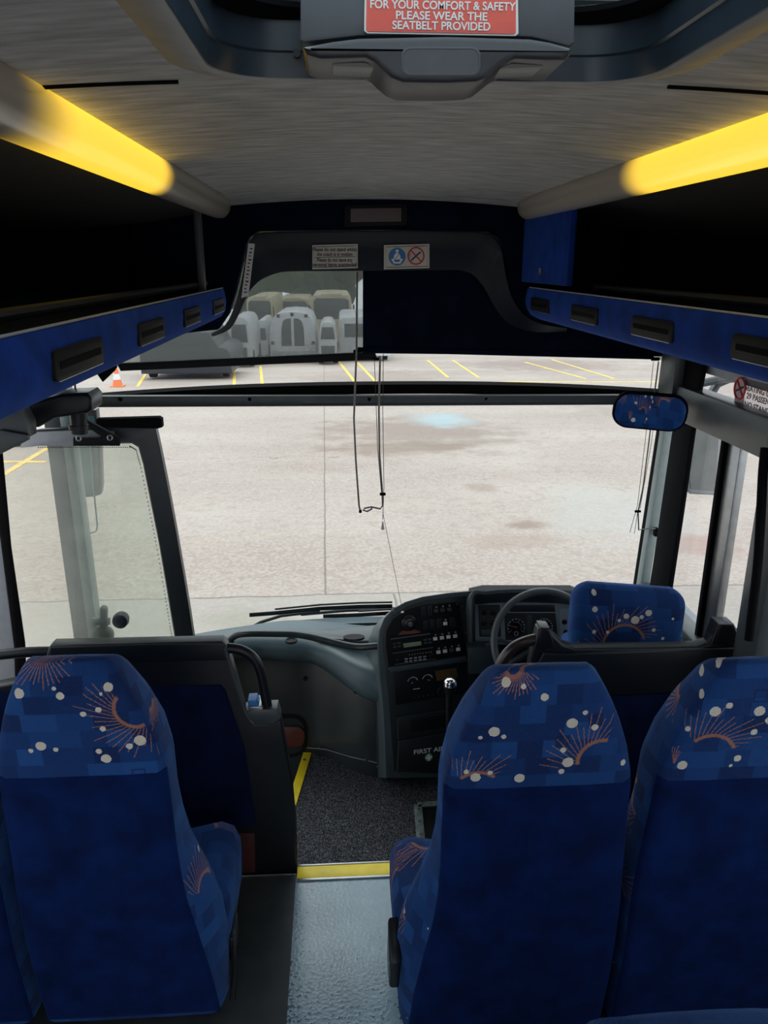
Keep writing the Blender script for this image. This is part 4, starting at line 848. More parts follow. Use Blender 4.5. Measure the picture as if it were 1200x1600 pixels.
# ------------------------------------------------------------------ centre console
CO = Vector((.34, 3.0, .3)); CA = math.radians(11)
cu_ = Vector((math.cos(CA), math.sin(CA), 0)); tilt = math.radians(8); cn_h = Vector((math.sin(CA), -math.cos(CA), 0))
cn = (cn_h*math.cos(tilt)+Vector((0, 0, math.sin(tilt)))).normalized(); cv = cn.cross(cu_); cv = cu_.cross(-cn) if cv.z < 0 else cv
cu_ = cv.cross(cn).normalized() if cv.cross(cn).x > 0 else -cv.cross(cn).normalized()
def cp(px, py, d=0): return atp(px, py, CO+cn*d, cn)
c_ = thing('centre_console', 'black centre console with radios, switches, heater panel and FIRST AID drawer', 'console', tuple(atz(650, 1212, -.3)))
body = [(603, 1216), (600, 1150), (597, 1100), (592, 1050), (590, 1010), (592, 985), (600, 966), (614, 951), (634, 940), (660, 932), (700, 926), (740, 922.5), (742, 1000), (742, 1214)]
bm = NB(); prism(bm, [cp(*p) for p in body], -cn_h*.2+Vector((0, 0, -.14)), .006, 3); obj('body', bm, mat('console_shell', (.05, .072, .08), .35, .15, 8), c_)
bm = NB(); inner = [(616, 1205), (608, 1100), (603, 1048), (598, 1005), (602, 980), (614, 962), (636, 948), (668, 938), (716, 932), (742, 931), (742, 1212)]
prism(bm, [cp(*p, .004) for p in inner], -cn*.006, .002); obj('face', bm, 'console', c_)
bm = NB(); prism(bm, [cp(*p, .008) for p in [(608, 1046), (603, 1010), (604, 985), (614, 968), (634, 954), (660, 946), (712, 941), (718, 945), (730, 1026), (728, 1029)]], -cn*.006, .002); sp_ = obj('switch_panel', bm, 'black', c_)
bm = NB(); prism(bm, [cp(*p, .02) for p in [(606, 1046), (612, 1051), (730, 1034), (730, 1029), (728, 1026), (610, 1043)]], -cn*.016, .004); obj('ledge', bm, mat('ledge_grey', (.05, .065, .07), .35, .1), c_)
def cbox(pts, d, th, m, nm, par=c_, bev=.001): b2 = NB(); prism(b2, [cp(*p, d) for p in pts], -cn*th, bev); return obj(nm, b2, m, par)
def quad(x0, y0, x1, y1, sl=-.13): return [(x0, y0), (x1, y0+sl*(x1-x0)), (x1+.1*(y1-y0), y1+sl*(x1-x0)), (x0+.1*(y1-y0), y1)]
# ignition / horn knob
kc = cp(639, 973, .012)
bm = NB(); loft(bm, [disc_pts(kc+cn*dz, cu_, cv, r, 28) for dz, r in ((-.004, .036), (.006, .036), (.012, .031), (.014, .022), (.022, .018), (.024, .012))]); kb = obj('dial_knob', bm, 'blackgloss', c_)
bm = NB(); loft(bm, [disc_pts(kc+cn*(.023+dz), cu_, cv, r, 16) for dz, r in ((0, .011), (.004, .010), (.005, .003))]); obj('chrome_centre', bm, 'steel', kb)
bm = NB(); prism(bm, [cp(*p, .0095) for p in [(622, 992), (628, 986), (650, 984), (657, 987), (655, 990)]], -cn*.001); obj('rust_mark', bm, mat('rusty_stain', (.16, .06, .035), .8, .2), sp_, smooth=False)
bm = NB(); p = cp(627, 957, .012); tube(bm, [p, p+Vector((.01, -.004, .005))], .004, 8); obj('cord_hook', bm, 'white', c_)
# radios
rad = cbox([(609, 996), (672, 987.5), (675.5, 1006), (613.5, 1015)], .018, .01, 'black', 'radio', c_, .0015)
cbox([(629.5, 1005.5), (657.5, 1002), (659, 1008), (631, 1012)], .019, .001, 'lcd', 'display', rad, 0)
bm = NB(); prism(bm, [cp(*p, .0195) for p in [(610, 998), (672, 989.5), (672.5, 991), (610.3, 999.5)]], -cn*.001)
obj('slot_trim', bm, 'steel', rad, smooth=False)
for (x, y) in ((614, 1005), (621, 1004), (614.5, 1010), (621.5, 1009), (662, 999), (669, 998), (662.5, 1004), (669.5, 1003)): cbox(quad(x, y, x+5, y+2.6), .0205, .002, 'frame_grey', 'button', rad, .0004)
rad2 = cbox([(613.5, 1020), (677, 1011), (681, 1030), (617.5, 1039)], .018, .01, 'black', 'tape_player', c_, .0015)
bm = NB()
for e in ([(613.5, 1020), (677, 1011), (677.3, 1012), (613.8, 1021)], [(617, 1038), (681, 1029), (681, 1030), (617.2, 1039)]): prism(bm, [cp(*p, .0192) for p in e], -cn*.001)
obj('edge_trim', bm, 'steel', rad2, smooth=False)
for i in range(5):
    for j in range(2): cbox(quad(632.5+i*7.2, 1029.2-i*.95+j*4, 637+i*7.2, 1031-i*.95+j*4), .0205, .002, 'light_grey', 'button', rad2, .0003)
for (x, y) in ((622, 1031), (673, 1024)):
    bm = NB(); p = cp(x, y, .018); loft(bm, [disc_pts(p+cn*a, cu_, cv, r, 16) for a, r in ((0, .0095), (.008, .0085), (.009, .006))]); obj('volume_knob', bm, 'blackgloss', rad2)
bm = NB()
for i in range(9):
    p = cp(640+i*4.2, 1023.3-i*.58, .0186); prism(bm, disc_pts(p, cu_, cv, .0018, 6), -cn*.0004)
obj('print_marks', bm, 'white', rad2, smooth=False)
# rocker switches
def rocker(x, y, lit, kind):
    s_ = cbox(quad(x, y, x+8.2, y+15.5, -.12), .013, .008, 'black' if kind else 'console', 'rocker_switch', c_, .0012)
    if kind:
        cbox(quad(x+.9, y+6.5, x+7.2, y+11.5, -.12), .0165, .004, 'white' if lit else 'frame_grey', 'rocker', s_, .0008)
        bm = NB(); p = cp(x+4.6, y+2.6, .0136); tube(bm, disc_pts(p, cu_, cv, .003, 8), .0007, 4, closed=True); obj('symbol', bm, 'white', s_)
    else:
        bm = NB(); pts = [cp(*a, .0137) for a in quad(x+.4, y+.4, x+7.6, y+15, -.12)]; tube(bm, pts, .0006, 4, closed=True); obj('blank_rim', bm, 'frame_grey', s_)
for i, (l, kd) in enumerate(((0, 0), (0, 0), (0, 1), (0, 1), (0, 1))): rocker(657+i*10.2, 948.5-i*1.2, l, kd)
for i, (l, kd) in enumerate(((0, 0), (0, 0), (0, 0), (1, 1), (0, 0))): rocker(660.5+i*10.4, 969.5-i*1.2, l, kd)
for i in range(4): rocker(676+i*10.4, 989.5-i*1.4, 1, 1)
for i, l in enumerate((1, 1, 0, 1)): rocker(681+i*10.3, 1010.5-i*1.5, l, 1)
for (x, y) in ((615, 954), (714, 944), (611, 1043), (726, 1025), (722, 947), (728, 989)):
    bm = NB(); p = cp(x, y, .0085); cyl(bm, p, p+cn*.003, .003, 8); obj('screw', bm, 'steel', c_)
# heater panel
hp = cbox([(615, 1052), (728, 1037), (735, 1082), (619, 1102)], .007, .006, 'blackgloss', 'heater_panel', c_, .002)
bm = NB()
for cx_, cy_ in ((645, 1066), (668, 1062)):
    cc = cp(cx_, cy_, .0078)
    for i in range(9):
        a = PI*(.12+.76*i/8); p = cc+.021*(math.cos(a)*cu_+math.sin(a)*cv); tube(bm, [p, p+.0045*(math.cos(a)*cu_+math.sin(a)*cv)], .0013, 4)
    tube(bm, [cc, cc+.016*(math.cos(1.2 if cx_ < 650 else 2.4)*-cu_-.3*cv)], .0008, 4)
tube(bm, [cp(646, 1077, .0078), cp(656, 1075.5, .0078)], .0013, 4)
obj('dial_marks', bm, 'white', hp)
cbox([(680, 1048.5), (713, 1044), (716, 1059), (683, 1064)], .0085, .002, 'amber', 'display', hp, .0005)
bm = NB()
for i in range(5):
    p = cp(647+i*7.3, 1090-i*1.2, .0078); tube(bm, disc_pts(p, cu_, cv, .0032, 8), .0008, 4, closed=True)
tube(bm, disc_pts(cp(689, 1080, .0078), cu_, cv, .016, 20), .0007, 4, closed=True); obj('control_marks', bm, 'frame_grey', hp)
# drawers
dr = cbox([(621, 1121), (738, 1104), (738, 1136), (623, 1155)], .012, .010, 'console', 'drawer', c_, .003)
cbox([(641, 1124), (738, 1111), (738, 1130), (643, 1145)], .0135, .003, 'blackgloss', 'slot', dr, .001)
bm = NB(); tube(bm, [cp(622, 1153, .013), cp(621, 1121, .013), cp(738, 1104, .013)], .0015, 6); obj('edge_bead', bm, 'frame_grey', dr)
dr = cbox([(623, 1159), (738, 1140), (738, 1196), (621, 1207)], .012, .010, 'console', 'first_aid_drawer', c_, .003)
bm = NB(); tube(bm, [cp(620.5, 1206, .013), cp(622.5, 1158.5, .013), cp(738, 1139.5, .013)], .0015, 6); obj('edge_bead', bm, 'frame_grey', dr)
text('lettering', 'FIRST AID', 'white', dr, cp(646, 1176, .0135), cp(720, 1166.5, .0135)-cp(646, 1176, .0135), cv, .030, bold=.0004, align='LEFT', fit=.150)
bm = NB(); p = cp(670, 1183.5, .0135); prism(bm, disc_pts(p, cu_, cv, .019, 20), -cn*.001); e1 = obj('green_disc', bm, 'green', dr, smooth=False)
bm = NB(); a, b = .0055, .0145
prism(bm, [p+cn*.0008+cu_*x_+cv*y_ for x_, y_ in ((-a, b), (a, b), (a, a), (b, a), (b, -a), (a, -a), (a, -b), (-a, -b), (-a, -a), (-b, -a), (-b, a), (-a, a))], -cn*.0008); obj('white_cross', bm, 'white', e1, smooth=False)
# gear lever
t_ = thing('gear_lever', 'tall black gear lever with a chrome topped knob beside the console', 'gear lever', tuple(aty(700, 1230, 2.72)))
bm = NB(); tube(bm, q([(703, 1074), (702, 1100), (701, 1140), (702, 1200), (703, 1290)], 2.76), [.019, .015, .011, .011, .022], 14, smooth=0); obj('shaft', bm, 'blackgloss', t_)
k0 = aty(703, 1078, 2.76); bm = NB(); loft(bm, [disc_pts(k0+Vector((0, 0, z)), (1, 0, 0), (0, 1, 0), r, 20) for z, r in ((-.02, .018), (.002, .023), (.018, .027), (.026, .027))]); obj('knob', bm, 'blackgloss', t_)
bm = NB(); loft(bm, [disc_pts(k0+Vector((0, 0, z)), (1, 0, 0), (0, 1, 0), r, 20) for z, r in ((.024, .0275), (.040, .027), (.050, .022), (.055, .012), (.056, .002))]); obj('chrome_cap', bm, 'chrome', t_)
# ------------------------------------------------------------------ instrument binnacle and wheel
b_ = thing('instrument_binnacle', 'grey instrument cluster with dials under a dark curved hood, behind the steering wheel', 'instrument panel', (.8, 3.1, .4))
YI = 3.14; In = Vector((0, -math.cos(.25), math.sin(.25))); IO = aty(825, 975, 3.1)
def ip(px, py, d=0): return atp(px, py, IO+In*d, In)
bm = NB()
top_ = [(735, 1000), (735, 930), (760, 924), (800, 921), (850, 921), (900, 924), (925, 930), (950, 942), (975, 965), (990, 1000)]
inn_ = [(739, 1002), (741, 936), (762, 931), (800, 928.5), (850, 928.5), (898, 931), (920, 937), (942, 948), (962, 970), (972, 1002)]
secs = []
for a, b in zip(smooth_path([(*p, 0) for p in top_], 4), smooth_path([(*p, 0) for p in inn_], 4)):
    A = aty(a.x, a.y, 2.98); B = aty(b.x, b.y, 2.98); secs.append([A+Vector((0, .16, -.10)), A, A.lerp(B, .5)+Vector((0, -.008, 0)), B, B+Vector((0, .15, -.11))])
loft(bm, secs); obj('hood', bm, mat('hood_teal_black', (.03, .04, .044), .4, .1), b_)
bm = NB(); prism(bm, [ip(*p, -.012) for p in [(738, 1060), (738, 933), (760, 928), (900, 928), (940, 944), (980, 1000), (980, 1060)]], (0, .1, 0)); obj('backing', bm, 'black', b_, smooth=False)
bm = NB(); prism(bm, [ip(*p, 0) for p in [(743, 1008), (741, 940), (744, 937), (890, 937), (906, 940), (915, 1006)]], -In*.02, .002); obj('cluster_frame', bm, mat('cluster_grey', (.24, .29, .30), .45, .08), b_)
def ibox(pts, d, th, m, nm, par=b_, bev=.0006): b2 = NB(); prism(b2, [ip(*p, d) for p in pts], -In*th, bev); return obj(nm, b2, m, par)
ibox([(749, 995), (747, 945), (781, 945), (783, 995)], .002, .003, 'ink', 'small_gauge_panel')
ibox([(790, 1000), (788, 958), (868, 958), (872, 1000)], .002, .003, 'ink', 'dial_panel')
ibox([(797, 956), (797, 946), (866, 945), (868, 956)], .002, .003, 'console', 'warning_lamp_strip')
ibox([(824, 1000), (824, 961), (831, 961), (832, 1000)], .0032, .002, 'frame_grey', 'divider')
ibox([(876, 999), (874, 951), (892, 951), (894, 999)], .003, .003, mat('pale_switch_panel', (.30, .36, .38), .5, .08), 'switch_panel')
ibox([(752, 992), (752, 984), (769, 984), (769, 992)], .003, .002, mat('dim_green_lcd', (.06, .09, .085), .3, .05), 'odometer')
def gauge(px, py, r, needle, col, n=9, a0=-.2, a1=PI+.2, nm='gauge'):
    c = ip(px, py, .004); U_ = Vector((1, 0, 0)); V_ = U_.cross(In)*-1 if U_.cross(In).z < 0 else U_.cross(In)
    bm = NB(); prism(bm, disc_pts(c, U_, V_, r, 28), -In*.002); g_ = obj(nm, bm, 'blackgloss' if r > .03 else 'black', b_, smooth=False)
    bm = NB()
    for i in range(n):
        a = a0+(a1-a0)*i/(n-1); d_ = math.cos(a)*U_+math.sin(a)*V_; k_ = .78 if i % 2 == 0 else .86
        tube(bm, [c+In*.0006+d_*r*k_, c+In*.0006+d_*r*.95], r*.028 if i % 2 else r*.045, 4)
    if r > .03:
        for i in range(0, n, 4):
            a = a0+(a1-a0)*i/(n-1); d_ = math.cos(a)*U_+math.sin(a)*V_; box(bm, c+d_*r*.62-Vector((r*.05, 0, r*.04)), c+d_*r*.62+Vector((r*.05, .002, r*.04)))
    obj('scale_marks', bm, 'white', g_)
    bm = NB(); d_ = math.cos(needle)*U_+math.sin(needle)*V_; tube(bm, [c+In*.0015-d_*r*.1, c+In*.0015+d_*r*.8], [r*.05, r*.02], 5); obj('needle', bm, col, g_); return g_, c, U_, V_
g_, c, U_, V_ = gauge(806.5, 980, .043, PI-.25, 'orange', 21, -.6, PI+.6, 'rev_counter')
for (a0, a1, m_) in ((.9, 1.8, 'green'), (-.35, .85, 'blueink')):
    bm = NB(); tube(bm, [c+In*.0008+.0235*(math.cos(a0+(a1-a0)*i/8)*U_+math.sin(a0+(a1-a0)*i/8)*V_) for i in range(9)], .0016, 4); obj('coloured_band', bm, m_, g_)
bm = NB(); cc = ip(806.5, 990, .005); tube(bm, disc_pts(cc, U_, V_, .009, 12), .0012, 4, closed=True); obj('clock_ring', bm, 'white', g_)
gauge(850, 980, .043, -.9, 'orange', 25, -.6, PI+.6, 'speedometer')
gauge(756.5, 973, .014, 1.4, 'orange', 5, .3, 2.8); gauge(770.5, 973, .014, 2.4, 'orange', 5, .3, 2.8); gauge(770.5, 957, .014, 1.2, 'orange', 5, .3, 2.8); gauge(756.5, 957, .013, 1.2, 'ink', 5, .3, 2.8)
gauge(882, 972, .012, 1.7, 'orange', 3, .6, 2.5); gauge(884, 988, .012, 1.7, 'orange', 3, .6, 2.5)
for x in (826, 842, 856): 
    c = ip(x, 951, .003); bm = NB(); prism(bm, disc_pts(c, (1, 0, 0), V_, .008, 16), -In*.001); prism(bm, disc_pts(c, (1, 0, 0), V_, .003, 8), In*.001); obj('warning_lamp', bm, 'ink', b_, smooth=False)
# lower dash behind the wheel
bm = NB(); box(bm, (.64, 3.06, -.3), (1.3, 3.2, .28), .01); obj('lower_dash', bm, 'black', b_)
bm = NB(); prism(bm, [aty(*p, 2.99) for p in [(731, 1012), (780, 1011), (782, 1052), (733, 1054)]], (0, .06, 0), .005); obj('glovebox_lid', bm, mat('teal_lid', (.03, .045, .052), .4, .1), b_)
bm = NB(); prism(bm, [ip(*p, -.004) for p in [(866, 1003), (910, 1001), (960, 1004), (960, 1050), (840, 1050), (850, 1010)]], -In*.03, .004); obj('lower_fascia', bm, 'light_grey', b_); bpy.data.objects['lower_fascia'].data.materials[0] = mat('pale_teal_fascia', (.32, .40, .42), .45, .1)
# wheel
W0 = Vector((.855, 2.86, .475)); wn = Vector((0, -math.cos(.55), math.sin(.55))); wu = Vector((1, 0, 0)); wv = wn.cross(wu) if wn.cross(wu).z > 0 else -wn.cross(wu)
s_ = thing('steering_wheel', 'large dark grey steering wheel in front of the instrument dials', 'steering wheel', tuple(W0))
bm = NB(); tube(bm, disc_pts(W0, wu, wv, .222, 64), .0155, 16, closed=True); obj('rim', bm, mat('wheel_grey', (.055, .068, .072), .42, .1), s_)
for a in (math.radians(-25), math.radians(205)):
    bm = NB(); d = math.cos(a)*wu+math.sin(a)*wv; tube(bm, [W0-wn*.04+d*.04, W0-wn*.03+d*.12, W0+d*.215], [.02, .014, .012], 10, smooth=3); obj('spoke', bm, 'console', s_)
bm = NB(); loft(bm, [disc_pts(W0-wn*dz, wu, wv, r, 24) for dz, r in ((.07, .05), (.04, .07), (.02, .065), (.012, .03))]); obj('hub', bm, 'console', s_)
bm = NB(); cyl(bm, W0-wn*.06, W0-wn*.19, .035, 16); obj('column', bm, 'console', s_)
for (a, b) in (((782, 1000), (760, 1008)), ((790, 1022), (772, 1026))):
    bm = NB(); tube(bm, [aty(800, a[1]+6, 2.95), aty(*a, 2.94), aty(*b, 2.93)], [.006, .007, .009], 8); obj('stalk', bm, 'frame_grey', s_)
# ------------------------------------------------------------------ small cab floor things
n_ = thing('step_nosing', 'yellow strip edging the aisle step', 'step edge', tuple(atz(535, 1355, 0)), 'yellow step edges')
bm = NB(); box(bm, (-.172, 2.118, -.004), (.62, 2.172, .006), .002); obj('yellow_strip', bm, 'yellow', n_)
bm = NB(); box(bm, (-.172, 2.172, -.02), (.62, 2.18, .008), .002); box(bm, (-.172, 2.108, .0), (.62, 2.118, .006), .001); obj('metal_edge', bm, 'steel', n_)
n_ = thing('step_nosing', 'yellow strip edging the entrance stairwell beside the dashboard', 'step edge', tuple(atz(470, 1215, -.3)), 'yellow step edges')
bm = NB(); prism(bm, [atz(474, 1175, -.294), atz(487, 1175.5, -.294), atz(463, 1256, -.294), atz(458, 1254, -.294), atz(450, 1250, -.294)], (0, 0, -.014), .002); obj('yellow_strip', bm, 'yellow', n_)
bm = NB(); p = atz(476, 1187, -.293); cyl(bm, p, p+Vector((0, 0, .003)), .008, 12); obj('rivet', bm, 'steel', n_)
f_ = thing('floor_hatch_frame', 'worn grey metal frame set in the cab carpet by the gear lever', 'floor frame', tuple(atz(665, 1290, -.3)))
a, b, c2_, d2 = atz(653, 1257, -.29), atz(712, 1252, -.29), atz(716, 1330, -.29), atz(660, 1336, -.29)
bm = NB()
def bar(A, B, w_): 
    d = (B-A).normalized(); s = d.cross(Vector((0, 0, 1)))*w_/2; prism(bm, [A-s, A+s, B+s, B-s], (0, 0, -.01), .002)
bar(a, b, .03); bar(b, c2_, .03); bar(c2_, d2, .03); bar(d2, a, .035); obj('frame', bm, mat('worn_teal_metal', (.16, .2, .2), .5, .4, 30), f_)
bm = NB(); prism(bm, [a.lerp(c2_, .06)-Vector((0, 0, .006)), b.lerp(d2, .06)-Vector((0, 0, .006)), c2_.lerp(a, .06)-Vector((0, 0, .006)), d2.lerp(b, .06)-Vector((0, 0, .006))], (0, 0, -.003)); obj('cover', bm, 'black', f_, smooth=False)
bm = NB()
for A, B in ((a, d2), (a, b)):
    for i in range(4): p = A.lerp(B, (i+.4)/4)+Vector((0, 0, 0)); cyl(bm, p-Vector((0, 0, .001)), p+Vector((0, 0, .003)), .005, 8)
obj('rivet', bm, 'steel', f_)
# ------------------------------------------------------------------ entry door leaf, folded inwards
YD = 2.98
def dp(px, py, d=0): return aty(px, py, YD-d)
d_ = thing('entry_door', 'glazed entrance door leaf with thick black frame, folded inward at the left', 'door', tuple(dp(160, 1150)))
bm = NB()
Lo = [(-30, 690), (60, 672), (235, 660), (243, 668), (250, 700), (262, 760), (275, 830), (288, 905), (297, 960), (303, 1002), (312, 1100), (318, 1180)]
Li = [(-30, 705), (50, 697), (205, 694), (215, 700), (222, 725), (235, 790), (247, 850), (259, 920), (268, 975), (274, 1010), (282, 1100), (288, 1165)]
secs = []
for a, b in zip(Lo, Li):
    A = dp(*a); B = dp(*b); secs.append([A, A+Vector((0, .035, 0)), B+Vector((0, .035, 0)), B+Vector((0, .01, 0)), B.lerp(A, .1)-Vector((0, .004, 0)), A.lerp(B, .1)-Vector((0, .004, 0))])
loft(bm, secs); prism(bm, [dp(*p) for p in ((-40, 1150), (290, 1140), (318, 1180), (-40, 1200))], (0, .03, 0)); obj('frame', bm, mat('door_frame_black', (.022, .027, .03), .4, .1), d_, angle=50)
bm = NB(); prism(bm, [dp(*p, .012) for p in ((150, 655), (247, 652), (252, 655), (253, 668), (246, 670), (150, 668))], (0, .04, 0), .003); obj('top_rail', bm, 'rubber', d_)
bm = NB(); prism(bm, [dp(*p, .008) for p in ((42, 676), (130, 672), (178, 674), (182, 696), (60, 697), (30, 700))], (0, .03, 0), .003); obj('top_frame', bm, 'light_grey', d_)
bm = NB(); prism(bm, [dp(*p, -.015) for p in [(-30, 700)]+Li[1:]+[(-40, 1170)]], (0, .005, 0)); obj('glass', bm, 'doorglass', d_, smooth=False)
# dotted edge of the glass
bm = NB()
edge = [(60+i*3.4, 699) for i in range(44)]
for i in range(88):
    f = i/88; k2 = f*8.99; a = Li[2+int(k2)] if 2+int(k2) < 11 else Li[10]; b = Li[min(3+int(k2), 11)]; g2 = k2-int(k2); edge.append((a[0]+(b[0]-a[0])*g2-2.4, a[1]+(b[1]-a[1])*g2+3))
for (x_, y_) in edge:
    if y_ < 1010: prism(bm, disc_pts(dp(x_, y_, -.013), (1, 0, 0), (0, 0, 1), .0024, 6), (0, .001, 0))
obj('dotted_edge', bm, 'ink', d_, smooth=False)
bm = NB(); k0 = dp(188, 970, .03); loft(bm, [disc_pts(k0+Vector((0, dz, 0)), (1, 0, 0), (0, 0, 1), r, 20) for dz, r in ((-.015, .02), (-.01, .031), (.01, .034), (.03, .03))]); obj('lock_knob', bm, mat('grey_black_knob', (.03, .035, .05), .4, .1), d_)
bm = NB(); prism(bm, [dp(*p, -.03) for p in ((144, 966), (172, 966), (172, 977), (150, 978), (144, 974))], (0, .01, 0), .003); prism(bm, [dp(162+x, 965+y, -.028) for x, y in rrect(12, 38, 5.8, 5)], (0, .01, 0), .002)
prism(bm, [dp(162+x, 992+y, -.03) for x, y in rrect(32, 26, 12, 5)], (0, .01, 0), .002); obj('lock_bracket', bm, 'pillar_grey', d_)
# door opening gear above it
g_ = thing('door_mechanism', 'black door opening arm and motor at the top of the entrance', 'door mechanism', tuple(aty(100, 680, 2.7)))
bm = NB(); prism(bm, q([(28, 640), (50, 628), (95, 616), (135, 614), (142, 622), (143, 640), (136, 646), (85, 654), (60, 668), (30, 672)], 2.62), (0, .14, 0), .012, 3); obj('arm', bm, 'blackgloss', g_)
bm = NB(); c1 = aty(124, 652, 2.7); c2 = aty(124, 677, 2.7); cyl(bm, c1+Vector((0, 0, .02)), c2, .028, 20); cyl(bm, c2+Vector((0, 0, .03)), c2+Vector((0, 0, .015)), .033, 20); obj('pivot', bm, 'blackgloss', g_)
bm = NB(); prism(bm, q([(132, 655), (146, 662), (186, 684), (186, 697), (114, 697), (114, 684), (160, 684), (134, 666)], 2.9), (0, .02, 0), .003); obj('bracket', bm, 'black', g_)
for px, py in ((123, 685), (172, 684)):
    bm = NB(); p = aty(px, py, 2.89); tube(bm, disc_pts(p, (1, 0, 0), (0, 0, 1), .009, 14), .003, 6, closed=True); obj('bolt', bm, 'steel', g_)
bm = NB(); prism(bm, q([(-60, 660), (30, 638), (42, 662), (44, 684), (0, 708), (-60, 735)], 2.45), (0, .08, 0), .006, 2); prism(bm, q([(-60, 690), (0, 672), (43, 680), (44, 688), (0, 710), (-60, 740)], 2.43), (0, .02, 0), .004, 2); obj('header_rail', bm, 'frame_grey', g_)
bm = NB(); tube(bm, q([(117, 596), (118, 616)], 2.75), .003, 6); obj('cable', bm, 'rubber', g_)
# ------------------------------------------------------------------ mirrors
m_ = thing('interior_mirror', 'rounded black rimmed mirror at the right of the windscreen, reflecting blue seats', 'mirror', tuple(aty(1015, 675, 2.72)))
mc = aty(1015.5, 643.5, 2.72); view = (mc-Vector((0, 0, EYE))).normalized(); tgt = (Vector((.95, 1.6, .98))-mc).normalized(); mn = (tgt-view).normalized()
tocam = -view; mnb = mn
mu = Vector((0, 0, 1)).cross(mnb).normalized(); mu = mu if mu.x > 0 else -mu
mv = mnb.cross(mu); mv = mv if mv.z > 0 else -mv
mang = math.radians(-3)
mu, mv = mu*math.cos(mang)+mv*math.sin(mang), mv*math.cos(mang)-mu*math.sin(mang)
def mo(w_, h_, r, d): return [mc+mu*x+mv*y*(1+.0*x)+mnb*d for x, y in rrect(w_, h_, r, 8)]
cw = 1/max(.5, abs(mu.dot(Vector((view.y, -view.x, 0)).normalized()))); ch = 1/max(.5, abs(mv.dot(Vector((0, 0, 1)))))
MW, MH = .262*cw, .138*ch
bm = NB(); loft(bm, [mo(MW*.8, MH*.75, .04, -.035), mo(MW*.98, MH*.98, .055, -.02), mo(MW, MH, .06, -.004), mo(MW*.985, MH*.97, .058, .004), mo(MW*.93, MH*.88, .05, .003)]); obj('housing', bm, 'rubber', m_)
bm = NB(); loft(bm, [mo(MW*.93, MH*.88, .05, .0032), mo(MW*.93, MH*.88, .05, .0042)]); obj('mirror_glass', bm, 'mirror', m_, smooth=False)
bm = NB(); tube(bm, [mc+mu*.08+mnb*-.02+mv*.03, aty(1064, 615, 2.9), aty(1070, 610, 2.98)], .008, 8); p = aty(1064, 628, 2.85); cyl(bm, p, p+Vector((0, .02, 0)), .012, 12); obj('stalk', bm, 'rubber', m_)
# outside mirrors
m_ = thing('wing_mirror', 'teal tinted outside mirror seen through the entrance door glass', 'wing mirror', tuple(aty(133, 780, 3.45)), 'outside mirrors')
bm = NB(); o_ = [(104, 640), (150, 640), (156, 700), (158, 760), (156, 774), (146, 777), (120, 779), (112, 770)]
prism(bm, q(o_, 3.45), (0, .06, 0), .012, 3); obj('housing', bm, 'busdark', m_)
bm = NB(); prism(bm, q([(107, 650), (147, 650), (152, 700), (154, 765), (150, 772), (120, 774), (115, 768)], 3.446), (0, .004, 0)); obj('mirror_glass', bm, mat('teal_mirror_glass', (.1, .2, .22), .12, .35, 9, metal=.3), m_, smooth=False)
bm = NB(); tube(bm, q([(141, 690), (146, 760), (152, 822), (150, 830), (122, 840)], 3.44), .004, 6); obj('stay_wire', bm, 'pillar_grey', m_)
m_ = thing('wing_mirror', "pale outside mirror beyond the driver's side window", 'wing mirror', tuple(atx(1105, 772, 1.62)), 'outside mirrors')
bm = NB(); o_ = [(1075, 640), (1160, 640), (1150, 700), (1143, 768), (1136, 776), (1080, 773), (1073, 766), (1078, 700)]
prism(bm, q(o_, 3.15), (0, .08, 0), .014, 3); obj('housing', bm, 'light_grey', m_)
bm = NB(); prism(bm, q([(1081, 645), (1125, 645), (1118, 766), (1080, 764), (1078, 750)], 3.144), (0, .005, 0)); obj('mirror_glass', bm, mat('grey_mirror_glass', (.22, .23, .23), .15, .2, 6), m_, smooth=False)
bm = NB(); tube(bm, [aty(1100, 660, 3.2), aty(1120, 600, 3.3), aty(1190, 582, 3.3)], .02, 8, smooth=3); tube(bm, [aty(1090, 600, 3.25), aty(1130, 592, 3.25), aty(1200, 590, 3.25)], .018, 8); obj('arm', bm, 'frame_grey', m_)
# side window stickers
t_ = thing('capacity_sticker', 'seating capacity notice on the upper side window by the driver', 'sticker', tuple(atx(1180, 645, 1.33)))
def sx_(px, py, d=0): return atx(px, py, 1.328-d)
bm = NB(); prism(bm, [sx_(*p) for p in ((1165, 592), (1215, 604), (1215, 662), (1163, 636))], (.0012, 0, 0)); obj('film', bm, glass('clear_pale_film', (.88, .84, .84), .02, .3, (.8, .76, .76)), t_, smooth=False)
lu = (sx_(1200, 622)-sx_(1165, 612)); lu = Vector((0, -1, 0)); lv = Vector((0, 0, 1))
for l, px, py in (('SEATING CAPACITY', 1164.5, 605), ('29 PASSENGERS', 1166.5, 618), ('NO STANDEES', 1163, 631)):
    text('lettering', l, 'ink', t_, sx_(px, py, .003), lu, lv, .026, bold=.0006, align='LEFT', sx=1.15)
t_ = thing('no_smoking_sticker', 'small pink no smoking sticker on the upper side window', 'sticker', tuple(atx(1156, 640, 1.33)))
bm = NB(); prism(bm, [sx_(*p, .004) for p in ((1149, 590), (1164, 592), (1162, 641), (1156, 643), (1147, 636))], (.001, 0, 0)); obj('backing', bm, mat('faded_pink_paper', (.55, .42, .42), .6, .1), t_, smooth=False)
cc = sx_(1156, 607, .0055); bm = NB(); tube(bm, disc_pts(cc, (0, 1, 0), (0, 0, 1), .034), .0035, 6, closed=True); tube(bm, [cc+Vector((0, .024, .024)), cc-Vector((0, .024, .024))], .003, 6); obj('prohibition_ring', bm, 'redink', t_)
